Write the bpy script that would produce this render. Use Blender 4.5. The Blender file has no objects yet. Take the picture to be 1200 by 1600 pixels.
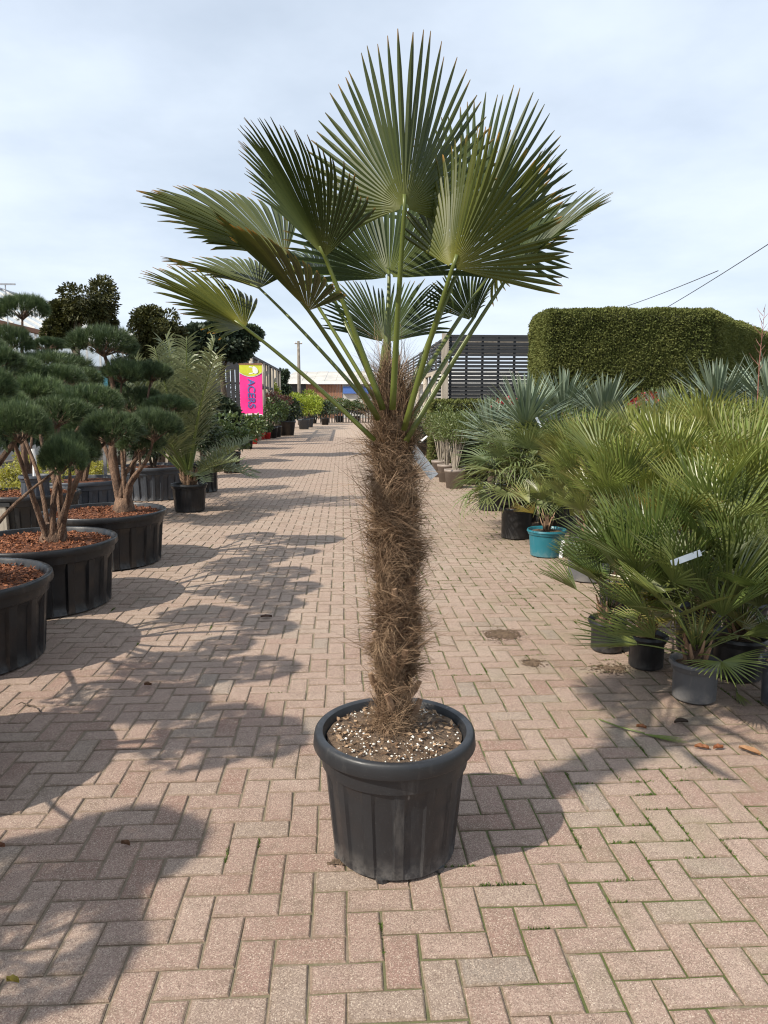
import bpy, math, random
import numpy as np
from mathutils import Vector, Matrix, noise

sc = bpy.context.scene
COL = sc.collection
PI = math.pi
R = math.radians

# ------------------------------------------------------------------ camera
EYE = 1.5
PITCH, YAW = R(8.4), R(3.2)
FPX = 1150.0
cam_d = bpy.data.cameras.new('camera')
cam = bpy.data.objects.new('camera', cam_d)
COL.objects.link(cam)
cam.location = (0, 0, EYE)
cam.rotation_euler = (PI / 2 - PITCH, 0, -YAW)
cam_d.sensor_fit = 'VERTICAL'
cam_d.sensor_height = 36.0
cam_d.lens = 36.0 * FPX / 1600.0
cam_d.clip_start = 0.05
cam_d.clip_end = 2000
sc.camera = cam

# ------------------------------------------------------------------ sky, sun, exposure
SUN_EL, SUN_TO = R(44), R(30)          # elevation; direction in which shadows fall, from +X
world = bpy.data.worlds.new('World')
sc.world = world
world.use_nodes = True
wt = world.node_tree
for n in list(wt.nodes):
    wt.nodes.remove(n)
wo = wt.nodes.new('ShaderNodeOutputWorld')
bg = wt.nodes.new('ShaderNodeBackground')
sky = wt.nodes.new('ShaderNodeTexSky')
sky.sky_type = 'NISHITA'
sky.sun_disc = False
sky.sun_elevation = SUN_EL
sky.sun_rotation = R(240)
sky.air_density = 1.0
sky.dust_density = 1.5
sky.ozone_density = 1.5
tc = wt.nodes.new('ShaderNodeTexCoord')
sep = wt.nodes.new('ShaderNodeSeparateXYZ')
wt.links.new(tc.outputs['Generated'], sep.inputs[0])
mx = wt.nodes.new('ShaderNodeMath'); mx.operation = 'MAXIMUM'; mx.inputs[1].default_value = 0.0
wt.links.new(sep.outputs['Z'], mx.inputs[0])
ad = wt.nodes.new('ShaderNodeMath'); ad.operation = 'ADD'; ad.inputs[1].default_value = 0.16
wt.links.new(mx.outputs[0], ad.inputs[0])
dv = wt.nodes.new('ShaderNodeVectorMath'); dv.operation = 'DIVIDE'
cmb = wt.nodes.new('ShaderNodeCombineXYZ')
for k in range(3):
    wt.links.new(ad.outputs[0], cmb.inputs[k])
wt.links.new(tc.outputs['Generated'], dv.inputs[0])
wt.links.new(cmb.outputs[0], dv.inputs[1])
def wnoise(scale, detail, rough, lo, hi, a, b, off):
    mp = wt.nodes.new('ShaderNodeMapping'); mp.inputs['Location'].default_value = off
    mp.inputs['Scale'].default_value = (1, 1, 0.0)
    wt.links.new(dv.outputs[0], mp.inputs[0])
    t = wt.nodes.new('ShaderNodeTexNoise')
    t.inputs['Scale'].default_value = scale; t.inputs['Detail'].default_value = detail
    t.inputs['Roughness'].default_value = rough
    wt.links.new(mp.outputs[0], t.inputs['Vector'])
    m = wt.nodes.new('ShaderNodeMapRange')
    m.inputs[1].default_value = lo; m.inputs[2].default_value = hi
    m.inputs[3].default_value = a; m.inputs[4].default_value = b
    m.interpolation_type = 'SMOOTHSTEP'
    wt.links.new(t.outputs['Fac'], m.inputs[0])
    return m.outputs[0]
veil = wnoise(0.8, 6, 0.55, 0.3, 0.7, 0.62, 0.98, (3.1, 1.7, 0))
dark = wnoise(1.3, 7, 0.55, 0.44, 0.72, 0.0, 1.0, (7.4, 2.3, 0))
ccol = wt.nodes.new('ShaderNodeMix'); ccol.data_type = 'RGBA'
ccol.inputs[6].default_value = (7.4, 8.3, 9.5, 1)      # lit thin cloud
ccol.inputs[7].default_value = (6.9, 7.8, 8.95, 1)       # greyer thick cloud
wt.links.new(dark, ccol.inputs[0])
skm = wt.nodes.new('ShaderNodeMix'); skm.data_type = 'RGBA'
wt.links.new(veil, skm.inputs[0])
wt.links.new(sky.outputs[0], skm.inputs[6])
wt.links.new(ccol.outputs[2], skm.inputs[7])
bg.inputs['Strength'].default_value = 0.1
wt.links.new(skm.outputs[2], bg.inputs['Color'])
wt.links.new(bg.outputs[0], wo.inputs[0])

sun_d = bpy.data.lights.new('sun', 'SUN')
sun_d.energy = 5.0
sun_d.angle = R(0.7)
sun_d.color = (1.0, 0.92, 0.80)
sun = bpy.data.objects.new('sun', sun_d)
COL.objects.link(sun)
sd = Vector((math.cos(SUN_EL) * math.cos(SUN_TO), math.cos(SUN_EL) * math.sin(SUN_TO), -math.sin(SUN_EL)))
sun.rotation_euler = sd.to_track_quat('-Z', 'Y').to_euler()
sun.location = (-6, -4, 9)

sc.view_settings.view_transform = 'Standard'
sc.view_settings.look = 'None'
sc.view_settings.exposure = 0.3
sc.view_settings.gamma = 1.0
sc.view_settings.use_curve_mapping = False
sc.render.engine = 'CYCLES'
sc.cycles.max_bounces = 7
sc.cycles.transparent_max_bounces = 8
sc.cycles.use_denoising = True
sc.cycles.filter_width = 1.15

# ------------------------------------------------------------------ placing helpers
RV = Vector((math.cos(YAW), -math.sin(YAW), 0))
FV = Vector((math.sin(YAW), math.cos(YAW), 0))
def W(r, f, z=0.0):
    v = RV * r + FV * f
    return Vector((v.x, v.y, z))
def P(px, py, f):
    """point seen at photo pixel px,py at ground distance f"""
    vx, vy = (px - 600) / FPX, (800 - py) / FPX
    fc = math.cos(PITCH) + vy * math.sin(PITCH)
    uc = -math.sin(PITCH) + vy * math.cos(PITCH)
    s = f / fc
    return W(vx * s, f, EYE + uc * s)
def G(px, py, z=0.0):
    vx, vy = (px - 600) / FPX, (800 - py) / FPX
    fc = math.cos(PITCH) + vy * math.sin(PITCH)
    uc = -math.sin(PITCH) + vy * math.cos(PITCH)
    s = (z - EYE) / uc
    return W(vx * s, fc * s, z)

# ------------------------------------------------------------------ mesh helpers
def mesh_np(name, V, F, tone=None, t=None, mat=None, smooth=False):
    V = np.asarray(V, dtype=np.float32).reshape(-1, 3)
    F = np.asarray(F, dtype=np.int32)
    me = bpy.data.meshes.new(name)
    me.vertices.add(len(V)); me.vertices.foreach_set('co', V.ravel())
    k = F.shape[1]
    me.loops.add(F.size); me.loops.foreach_set('vertex_index', F.ravel())
    me.polygons.add(len(F)); me.polygons.foreach_set('loop_start', np.arange(0, F.size, k, dtype=np.int32))
    me.polygons.foreach_set('use_smooth', np.full(len(F), bool(smooth)))
    me.update(calc_edges=True)
    for nm, d in (('tone', tone), ('t', t)):
        if d is not None:
            a = me.attributes.new(nm, 'FLOAT', 'POINT')
            a.data.foreach_set('value', np.asarray(d, dtype=np.float32))
    if mat:
        me.materials.append(mat)
    return me

class MB:
    """collects shapes that make up one part"""
    def __init__(s):
        s.v = []; s.f = []; s.t = []
    def add(s, V, F, t=None):
        o = len(s.v)
        s.v.extend([tuple(p) for p in V]); s.f.extend([tuple(i + o for i in f) for f in F])
        s.t.extend(t if t is not None else [0.0] * len(V))
    def box(s, a, b, bev=0.0):
        x0, y0, z0 = a; x1, y1, z1 = b
        s.add([(x0,y0,z0),(x1,y0,z0),(x1,y1,z0),(x0,y1,z0),(x0,y0,z1),(x1,y0,z1),(x1,y1,z1),(x0,y1,z1)],
              [(3,2,1,0),(4,5,6,7),(0,1,5,4),(1,2,6,5),(2,3,7,6),(3,0,4,7)])
        return s
    def bar(s, p, q, w, h, up=(0, 0, 1)):
        p = Vector(p); q = Vector(q); d = (q - p).normalized()
        x = d.cross(Vector(up))
        if x.length < 1e-4: x = d.cross(Vector((1, 0, 0)))
        x.normalize(); y = x.cross(d)
        V = []
        for c in (p, q):
            for a, b in ((-1,-1),(1,-1),(1,1),(-1,1)):
                V.append(c + x * (a * w / 2) + y * (b * h / 2))
        s.add(V, [(0,1,2,3),(7,6,5,4),(0,4,5,1),(1,5,6,2),(2,6,7,3),(3,7,4,0)])
        return s
    def tube(s, pts, rad, n=8, squash=1.0, rough=0.0, seed=0):
        pts = [Vector(p) for p in pts]
        if not hasattr(rad, '__len__'): rad = [rad] * len(pts)
        rg = random.Random(seed)
        V = []; F = []
        x = None
        for i, p in enumerate(pts):
            d = (pts[min(i + 1, len(pts) - 1)] - pts[max(i - 1, 0)]).normalized()
            if x is None:
                x = d.cross(Vector((0, 1, 0)))
                if x.length < 1e-3: x = d.cross(Vector((1, 0, 0)))
            x = (x - d * x.dot(d)).normalized()
            y = d.cross(x)
            for k in range(n):
                a = 2 * PI * k / n
                r = rad[i] * (1 + rough * (rg.random() - .5))
                V.append(p + x * (math.cos(a) * r) + y * (math.sin(a) * r * squash))
        for i in range(len(pts) - 1):
            for k in range(n):
                F.append((i*n+k, i*n+(k+1)%n, (i+1)*n+(k+1)%n, (i+1)*n+k))
        F.append(tuple(range(n-1, -1, -1))); F.append(tuple((len(pts)-1)*n+k for k in range(n)))
        s.add(V, F, [i / (len(pts) - 1) for i in range(len(pts)) for _ in range(n)])
        return s
    def lathe(s, prof, n=48, mod=None, cap=False):
        V = []; F = []
        for j, (r, z) in enumerate(prof):
            for k in range(n):
                a = 2 * PI * k / n
                rr = r + (mod(a, z, j) if mod else 0)
                V.append((math.cos(a) * rr, math.sin(a) * rr, z))
        for j in range(len(prof) - 1):
            for k in range(n):
                F.append((j*n+k, j*n+(k+1)%n, (j+1)*n+(k+1)%n, (j+1)*n+k))
        if cap:
            F.append(tuple(range(n-1, -1, -1)))
        s.add(V, F)
        return s
    def mesh(s, name, mat, smooth=False, tone=None):
        me = bpy.data.meshes.new(name)
        me.from_pydata(s.v, [], s.f)
        if smooth:
            me.polygons.foreach_set('use_smooth', np.ones(len(s.f), dtype=bool))
        if any(s.t):
            a = me.attributes.new('t', 'FLOAT', 'POINT'); a.data.foreach_set('value', np.asarray(s.t, dtype=np.float32))
        me.update()
        if mat: me.materials.append(mat)
        return me
    def build(s, name, mat, parent=None, smooth=False):
        return obj(name, s.mesh(name, mat, smooth), parent)

def obj(name, me, parent=None, loc=None, rot=None, scale=None, color=None, mw=None):
    o = bpy.data.objects.new(name, me)
    COL.objects.link(o)
    if parent: o.parent = parent
    if mw is not None: o.matrix_local = mw
    if loc is not None: o.location = loc
    if rot is not None: o.rotation_euler = rot
    if scale is not None: o.scale = scale
    if color is not None: o.color = color
    return o
def tag(o, label=None, cat=None, group=None, kind=None):
    if label: o['label'] = label
    if cat: o['category'] = cat
    if group: o['group'] = group
    if kind: o['kind'] = kind
    return o
def thing(name, label, cat, loc=(0, 0, 0), rz=0.0, group=None):
    o = bpy.data.objects.new(name, None); COL.objects.link(o)
    o.empty_display_size = 0.1
    o.location = loc; o.rotation_euler = (0, 0, rz)
    return tag(o, label, cat, group)

# ------------------------------------------------------------------ materials
def new_mat(name):
    m = bpy.data.materials.new(name); m.use_nodes = True
    nt = m.node_tree
    b = nt.nodes['Principled BSDF']
    return m, nt, b
def N(nt, typ, **kw):
    n = nt.nodes.new(typ)
    for k, v in kw.items():
        setattr(n, k, v)
    return n
def rgb(c): return (c[0], c[1], c[2], 1)
def mixc(nt, fac, a, b, blend='MIX'):
    n = N(nt, 'ShaderNodeMix', data_type='RGBA', blend_type=blend)
    for sock, v in ((0, fac), (6, a), (7, b)):
        if isinstance(v, (int, float)): n.inputs[sock].default_value = v
        elif isinstance(v, (tuple, list)): n.inputs[sock].default_value = rgb(v)
        else: nt.links.new(v, n.inputs[sock])
    return n.outputs[2]
def mapr(nt, v, a, b, c=0.0, d=1.0, smooth=True):
    n = N(nt, 'ShaderNodeMapRange')
    if smooth: n.interpolation_type = 'SMOOTHSTEP'
    for i, x in ((1, a), (2, b), (3, c), (4, d)): n.inputs[i].default_value = x
    nt.links.new(v, n.inputs[0])
    return n.outputs[0]
def mth(nt, op, a, b=None):
    n = N(nt, 'ShaderNodeMath', operation=op)
    for i, v in ((0, a), (1, b)):
        if v is None: continue
        if isinstance(v, (int, float)): n.inputs[i].default_value = v
        else: nt.links.new(v, n.inputs[i])
    return n.outputs[0]
def nz(nt, vec, scale, detail=3, rough=.55, stretch=None):
    if stretch is not None:
        mp = N(nt, 'ShaderNodeMapping'); mp.inputs['Scale'].default_value = stretch
        nt.links.new(vec, mp.inputs[0]); vec = mp.outputs[0]
    t = N(nt, 'ShaderNodeTexNoise')
    t.inputs['Scale'].default_value = scale; t.inputs['Detail'].default_value = detail; t.inputs['Roughness'].default_value = rough
    nt.links.new(vec, t.inputs['Vector'])
    return t.outputs['Fac']
def bump(nt, b, h, strength=.3, dist=.01):
    n = N(nt, 'ShaderNodeBump'); n.inputs['Strength'].default_value = strength; n.inputs['Distance'].default_value = dist
    nt.links.new(h, n.inputs['Height']); nt.links.new(n.outputs[0], b.inputs['Normal'])
def attr(nt, name):
    n = N(nt, 'ShaderNodeAttribute', attribute_name=name)
    return n.outputs['Fac']
def wpos(nt): return N(nt, 'ShaderNodeNewGeometry').outputs['Position']
def opos(nt): return N(nt, 'ShaderNodeTexCoord').outputs['Object']

def mat_plain(name, c1, c2, scale=8, rough=.7, bmp=.2, bd=.004, metal=0, stretch=None, spec=.5, world_=False):
    m, nt, b = new_mat(name)
    v = wpos(nt) if world_ else opos(nt)
    f = nz(nt, v, scale, 5, .6, stretch)
    nt.links.new(mixc(nt, mapr(nt, f, .3, .7), c1, c2), b.inputs['Base Color'])
    b.inputs['Roughness'].default_value = rough; b.inputs['Metallic'].default_value = metal
    b.inputs['Specular IOR Level'].default_value = spec
    if bmp: bump(nt, b, nz(nt, v, scale * 5, 4, .6, stretch), bmp, bd)
    return m

def mat_leaf(name, c1, c2, tip=None, tip_at=.9, rough=.45, transl=.25, spec=.5, base=None, rib=None):
    """leaf: per-leaf tone, own-colour tips, object tint; part of the light passes through"""
    m, nt, b = new_mat(name)
    col = mixc(nt, attr(nt, 'tone'), c1, c2)
    oi = N(nt, 'ShaderNodeObjectInfo')
    col = mixc(nt, mth(nt, 'MULTIPLY', oi.outputs['Random'], .35), col, tuple(x * .6 for x in c1))
    if tip is not None:
        f = mapr(nt, attr(nt, 't'), tip_at, 1.0)
        f = mth(nt, 'MULTIPLY', f, mapr(nt, nz(nt, wpos(nt), 9, 2), .35, .6))
        col = mixc(nt, f, col, tip)
    if base is not None:
        col = mixc(nt, mapr(nt, attr(nt, 't'), .0, .35, .7, 0), col, base)
    col = mixc(nt, 1.0, col, oi.outputs['Color'], 'MULTIPLY')
    nt.links.new(col, b.inputs['Base Color'])
    b.inputs['Roughness'].default_value = rough
    b.inputs['Specular IOR Level'].default_value = spec
    if transl > 0:
        tr = N(nt, 'ShaderNodeBsdfTranslucent')
        nt.links.new(mixc(nt, .5, col, mixc(nt, 1.0, col, (1.35, 1.25, .45), 'MULTIPLY')), tr.inputs['Color'])
        ms = N(nt, 'ShaderNodeMixShader'); ms.inputs[0].default_value = transl
        nt.links.new(b.outputs[0], ms.inputs[1]); nt.links.new(tr.outputs[0], ms.inputs[2])
        nt.links.new(ms.outputs[0], nt.nodes['Material Output'].inputs['Surface'])
    return m

# bricks
def mat_brick():
    m, nt, b = new_mat('paver_clay')
    p = wpos(nt)
    tn = attr(nt, 'tone')
    cr = N(nt, 'ShaderNodeValToRGB')
    e = cr.color_ramp.elements
    cols = [(0, (.215, .122, .095)), (.22, (.258, .166, .133)), (.5, (.272, .188, .152)), (.72, (.300, .212, .172)), (.88, (.250, .196, .156)), (1, (.200, .172, .146))]
    e[0].position = 0; e[0].color = rgb(cols[0][1]); e[1].position = 1; e[1].color = rgb(cols[-1][1])
    for q, c in cols[1:-1]:
        x = e.new(q); x.color = rgb(c)
    nt.links.new(tn, cr.inputs[0])
    col = cr.outputs[0]
    col = mixc(nt, mapr(nt, nz(nt, p, 1.3, 5, .6), .40, .72, 0, .55), col, (.345, .272, .218))     # dusty patches
    sx0 = N(nt, 'ShaderNodeSeparateXYZ'); nt.links.new(p, sx0.inputs[0])
    col = mixc(nt, mapr(nt, sx0.outputs['Y'], 2.5, 7.0, 0, .5), col, (.375, .296, .232))              # paler beige further along the path
    col = mixc(nt, mapr(nt, nz(nt, p, 14, 4, .65), .42, .72, 0, .5), col, (.185, .132, .10))       # mottling
    dirt = mth(nt, 'MULTIPLY', mapr(nt, nz(nt, p, 2.3, 6, .68), .53, .70), .6)
    col = mixc(nt, dirt, col, (.13, .095, .065))
    col = mixc(nt, mapr(nt, nz(nt, p, 420, 2, .5), .52, .72, 0, .5), col, (.20, .135, .105))      # sandy grain
    vo = N(nt, 'ShaderNodeTexVoronoi'); vo.inputs['Scale'].default_value = 170
    nt.links.new(p, vo.inputs['Vector'])
    sp = N(nt, 'ShaderNodeSeparateColor'); nt.links.new(vo.outputs['Color'], sp.inputs[0])
    speck = mth(nt, 'MULTIPLY', mth(nt, 'GREATER_THAN', sp.outputs[0], .74), mapr(nt, vo.outputs['Distance'], .38, .20, 0, 1))
    col = mixc(nt, mth(nt, 'MULTIPLY', mth(nt, 'MULTIPLY', speck, sp.outputs[2]), .85), col, (.60, .52, .42))
    dk = mth(nt, 'MULTIPLY', mth(nt, 'LESS_THAN', sp.outputs[1], .10), mapr(nt, vo.outputs['Distance'], .35, .2, 0, 1))
    col = mixc(nt, mth(nt, 'MULTIPLY', dk, .8), col, (.06, .045, .04))
    # small pale and dark grit of a second size
    v2 = N(nt, 'ShaderNodeTexVoronoi'); v2.inputs['Scale'].default_value = 330
    nt.links.new(p, v2.inputs['Vector'])
    s2 = N(nt, 'ShaderNodeSeparateColor'); nt.links.new(v2.outputs['Color'], s2.inputs[0])
    col = mixc(nt, mth(nt, 'MULTIPLY', mth(nt, 'GREATER_THAN', s2.outputs[0], .70), .42), col, (.50, .40, .315))
    col = mixc(nt, mth(nt, 'MULTIPLY', mth(nt, 'LESS_THAN', s2.outputs[1], .22), .45), col, (.11, .075, .055))
    # worn, dirty edges
    ew = mth(nt, 'ADD', attr(nt, 't'), mapr(nt, nz(nt, p, 38, 5, .7), .25, .75, -.75, .45, False))
    col = mixc(nt, mapr(nt, ew, .45, 1.0, 0, .62), col, (.165, .12, .082))
    # lichen film near the right-hand plants
    sx = N(nt, 'ShaderNodeSeparateXYZ'); nt.links.new(p, sx.inputs[0])
    green = mth(nt, 'MULTIPLY', mapr(nt, sx.outputs['X'], .2, 1.6), mapr(nt, nz(nt, p, 3.2, 5, .6), .45, .7, 0, .38))
    col = mixc(nt, green, col, (.19, .18, .10))
    nt.links.new(col, b.inputs['Base Color'])
    b.inputs['Roughness'].default_value = .88
    b.inputs['Specular IOR Level'].default_value = .3
    h = mth(nt, 'ADD', mth(nt, 'MULTIPLY', nz(nt, p, 260, 3, .6), 1.0), mth(nt, 'MULTIPLY', nz(nt, p, 30, 3, .6), 2.0))
    bump(nt, b, h, .55, .0025)
    return m
def mat_joint():
    m, nt, b = new_mat('joint_sand_and_moss')
    p = wpos(nt)
    col = mixc(nt, nz(nt, p, 60, 4, .6), (.15, .115, .082), (.26, .205, .148))
    sx = N(nt, 'ShaderNodeSeparateXYZ'); nt.links.new(p, sx.inputs[0])
    mo = mth(nt, 'MULTIPLY', mapr(nt, sx.outputs['X'], -.8, .8, .06, 1), mapr(nt, nz(nt, p, 4.5, 5, .65), .36, .5))
    col = mixc(nt, mo, col, mixc(nt, nz(nt, p, 90, 3), (.045, .058, .014), (.10, .12, .028)))
    nt.links.new(col, b.inputs['Base Color'])
    b.inputs['Roughness'].default_value = .95
    bump(nt, b, nz(nt, p, 180, 4, .6), .8, .004)
    return m
def mat_farpave():
    m, nt, b = new_mat('far_paving')
    p = wpos(nt)
    mp = N(nt, 'ShaderNodeMapping'); mp.inputs['Rotation'].default_value = (0, 0, PI / 2)
    nt.links.new(p, mp.inputs[0])
    t = N(nt, 'ShaderNodeTexBrick')
    t.inputs['Color1'].default_value = (.32, .23, .175, 1); t.inputs['Color2'].default_value = (.36, .28, .21, 1)
    t.inputs['Mortar'].default_value = (.18, .14, .1, 1)
    t.inputs['Scale'].default_value = 1; t.inputs['Brick Width'].default_value = .2; t.inputs['Row Height'].default_value = .1
    t.inputs['Mortar Size'].default_value = .004
    nt.links.new(mp.outputs[0], t.inputs['Vector'])
    col = mixc(nt, mapr(nt, nz(nt, p, 1.3, 5, .6), .42, .75, 0, .45), t.outputs['Color'], (.38, .30, .235))
    nt.links.new(col, b.inputs['Base Color'])
    b.inputs['Roughness'].default_value = .9
    bump(nt, b, nz(nt, p, 40, 3), .3, .01)
    return m

def mat_pot(name, c1, c2, rough=.45, dust=(.16, .14, .12), amt=.35):
    m, nt, b = new_mat(name)
    o = opos(nt)
    col = mixc(nt, nz(nt, o, 6, 4), c1, c2)
    streak = mapr(nt, nz(nt, o, 5, 6, .7, (3, 3, .6)), .52, .75, 0, amt)
    col = mixc(nt, streak, col, dust)
    fine = mapr(nt, nz(nt, o, 160, 3, .6), .62, .75, 0, amt * .8)
    col = mixc(nt, fine, col, dust)
    scr = mapr(nt, nz(nt, o, 30, 2, .5, (1, 1, .06)), .71, .76, 0, amt)
    col = mixc(nt, scr, col, tuple(min(1, x * 2.2) for x in dust))
    oz = N(nt, 'ShaderNodeSeparateXYZ'); nt.links.new(o, oz.inputs[0])
    splash = mth(nt, 'MULTIPLY', mapr(nt, oz.outputs['Z'], 0, .1, 1, 0), mapr(nt, nz(nt, o, 22, 5, .7), .35, .65))
    col = mixc(nt, mth(nt, 'MULTIPLY', splash, .6), col, dust)
    nt.links.new(col, b.inputs['Base Color'])
    nt.links.new(mapr(nt, nz(nt, o, 14, 4), .3, .7, rough - .08, rough + .15), b.inputs['Roughness'])
    bump(nt, b, nz(nt, o, 70, 4, .6), .12, .003)
    return m

M = {}
M['brick'] = mat_brick()
M['joint'] = mat_joint()
M['far'] = mat_farpave()
M['pot_hero'] = mat_pot('charcoal_pot_plastic', (.014, .015, .017), (.022, .023, .026), .42, (.15, .14, .13), .3)
M['pot_black'] = mat_pot('black_pot_plastic', (.008, .008, .009), (.015, .015, .016), .36, (.08, .075, .07), .22)
M['pot_grey'] = mat_pot('grey_pot_plastic', (.07, .072, .076), (.11, .11, .113), .5, (.22, .2, .18), .4)
M['pot_slate'] = mat_pot('slate_pot_plastic', (.035, .042, .055), (.06, .068, .082), .45, (.17, .16, .15), .3)
M['pot_taupe'] = mat_pot('taupe_pot_plastic', (.22, .18, .155), (.28, .235, .2), .55, (.34, .3, .26), .35)
M['pot_teal'] = mat_pot('teal_pot_plastic', (.012, .125, .165), (.018, .155, .20), .38, (.16, .24, .25), .25)
M['pot_red'] = mat_pot('red_pot_plastic', (.55, .02, .02), (.6, .03, .025), .4, (.5, .1, .08), .2)
M['soil'] = mat_plain('potting_soil', (.06, .036, .022), (.2, .135, .085), 30, .95, .9, .02)
M['mulch'] = mat_plain('bark_mulch', (.10, .032, .014), (.26, .095, .04), 45, .95, 1.0, .03)
M['chip'] = mat_leaf('bark_chip', (.12, .04, .018), (.36, .14, .06), None, rough=.9, transl=0)
M['perlite'] = mat_plain('white_perlite', (.55, .52, .46), (.80, .77, .70), 60, .9, .4, .003)
M['leaf_palm'] = mat_leaf('windmill_palm_leaf', (.038, .056, .014), (.072, .088, .021), (.30, .17, .05), .92, .5, .22, .35, base=(.16, .17, .045))
M['stalk_palm'] = mat_leaf('palm_stalk', (.11, .135, .025), (.15, .18, .035), None, rough=.38, transl=0)
M['fibre'] = mat_leaf('trunk_fibre', (.12, .070, .042), (.46, .32, .205), None, rough=.85, transl=.1, spec=.2)
M['trunk_core'] = mat_plain('trunk_core', (.05, .03, .018), (.16, .095, .055), 22, .95, 1, .03, stretch=(1, 1, .25))
M['stub'] = mat_plain('cut_leaf_base', (.16, .085, .045), (.33, .22, .14), 20, .8, .6, .004, stretch=(1, 1, .2))
M['needle'] = mat_leaf('pine_needle', (.040, .070, .028), (.150, .205, .088), None, rough=.5, transl=.12, spec=.4)
M['bark_pine'] = mat_plain('pine_bark', (.075, .045, .03), (.27, .165, .105), 26, .9, 1, .025, stretch=(1, 1, .35))
M['bark_dark'] = mat_plain('dark_bark', (.05, .035, .025), (.14, .10, .07), 18, .9, 1, .02, stretch=(1, 1, .35))
M['fan'] = mat_leaf('fan_palm_leaf', (.140, .180, .042), (.250, .280, .085), (.30, .24, .10), .93, .36, .25, .6)
M['fan_dark'] = mat_leaf('fan_palm_leaf_deep', (.095, .135, .034), (.178, .215, .060), (.25, .2, .08), .93, .36, .22, .6)
M['fan_stalk'] = mat_leaf('fan_palm_stalk', (.12, .15, .035), (.18, .2, .05), None, rough=.45, transl=0)
M['butia'] = mat_leaf('jelly_palm_leaf', (.13, .155, .075), (.20, .22, .115), (.3, .25, .13), .9, .42, .2)
M['butia_lime'] = mat_leaf('feather_leaf_green', (.12, .16, .06), (.19, .225, .095), (.3, .25, .1), .9, .4, .2)
M['yucca'] = mat_leaf('yucca_sword_leaf', (.125, .170, .115), (.215, .260, .185), (.3, .26, .14), .95, .5, .12)
M['hedge'] = mat_leaf('hedge_sprig', (.075, .095, .022), (.165, .175, .050), None, rough=.8, transl=.15, spec=.3)
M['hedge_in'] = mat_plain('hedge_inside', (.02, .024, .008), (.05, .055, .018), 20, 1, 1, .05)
M['hinoki'] = mat_leaf('conifer_spray', (.030, .036, .010), (.085, .085, .024), None, rough=.6, transl=.1, spec=.3)
M['needle_far'] = mat_leaf('dark_tree_needle', (.028, .048, .026), (.06, .085, .045), None, rough=.6, transl=.1)
M['shrub'] = mat_leaf('shrub_leaf', (.055, .09, .03), (.13, .17, .06), None, rough=.4, transl=.2)
M['shrub_dark'] = mat_leaf('shrub_leaf_dark', (.022, .04, .018), (.06, .085, .035), None, rough=.4, transl=.15)
M['shrub_lime'] = mat_leaf('shrub_leaf_lime', (.2, .27, .03), (.36, .42, .06), None, rough=.45, transl=.35)
M['shrub_gold'] = mat_leaf('shrub_leaf_gold', (.26, .26, .04), (.48, .45, .10), None, rough=.45, transl=.3)
M['shrub_red'] = mat_leaf('shrub_leaf_red', (.09, .03, .025), (.2, .08, .05), None, rough=.5, transl=.2)
M['shrub_olive'] = mat_leaf('shrub_leaf_olive', (.085, .12, .03), (.17, .2, .06), None, rough=.45, transl=.2)
M['moss'] = mat_leaf('joint_moss', (.05, .085, .012), (.13, .19, .03), None, rough=.8, transl=.2)
M['wood_dark'] = mat_plain('stained_dark_lath', (.014, .016, .019), (.032, .034, .038), 12, .7, .4, .004, stretch=(.2, .2, 4))
M['wood_grey'] = mat_plain('weathered_post', (.26, .225, .18), (.42, .37, .30), 14, .85, .5, .006, stretch=(1, 1, .12))
M['wood_brown'] = mat_plain('brown_cladding', (.19, .085, .045), (.3, .15, .085), 6, .8, .5, .01, stretch=(6, 6, .2))
M['roof'] = mat_plain('grey_corrugated_roof', (.36, .35, .32), (.5, .48, .44), .6, .8, .3, .02)
M['white'] = mat_plain('white_paint', (.72, .71, .68), (.8, .79, .76), 5, .5, .1)
M['steel'] = mat_plain('grey_steel', (.3, .31, .33), (.42, .43, .45), 9, .45, .1, metal=.6)
M['pink'] = mat_plain('pink_banner_cloth', (.85, .025, .24), (.9, .035, .28), 4, .6, .15, .01)
M['lime'] = mat_plain('lime_banner_print', (.55, .58, .03), (.62, .64, .05), 6, .6, .1)
M['blue'] = mat_plain('blue_banner_print', (.03, .13, .36), (.04, .16, .42), 6, .6, .1)
M['teal_print'] = mat_plain('teal_poster_print', (.01, .05, .07), (.05, .22, .28), 60, .5, .1)
M['black'] = mat_plain('black_plastic', (.014, .014, .015), (.03, .03, .03), 9, .5, .2)
M['ground'] = mat_plain('bare_ground', (.09, .075, .055), (.2, .165, .12), 3, .95, .5, .03, world_=True)
M['deadleaf'] = mat_leaf('fallen_dead_leaf', (.17, .075, .035), (.28, .14, .07), None, rough=.7, transl=.2)
M['dirt'] = mat_plain('spilled_dirt', (.10, .065, .04), (.2, .135, .085), 60, .95, 1, .01)
m, nt, b = new_mat('greenhouse_glass')
b.inputs['Base Color'].default_value = (.72, .80, .82, 1); b.inputs['Roughness'].default_value = .12
b.inputs['Alpha'].default_value = .45
M['glass'] = m
m, nt, b = new_mat('printed_tag')
o_ = opos(nt)
ln = N(nt, 'ShaderNodeTexWave'); ln.inputs['Scale'].default_value = 45; ln.inputs['Distortion'].default_value = 0
ln.bands_direction = 'Y'; nt.links.new(o_, ln.inputs['Vector'])
f_ = mth(nt, 'MULTIPLY', mapr(nt, ln.outputs['Fac'], .62, .7), mapr(nt, nz(nt, o_, 120, 2, .5, (1, .2, 1)), .45, .5))
nt.links.new(mixc(nt, f_, (.78, .80, .82), (.25, .28, .33)), b.inputs['Base Color'])
b.inputs['Roughness'].default_value = .35
M['tag'] = m

rng = np.random.default_rng(7)
rnd = random.Random(11)

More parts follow.
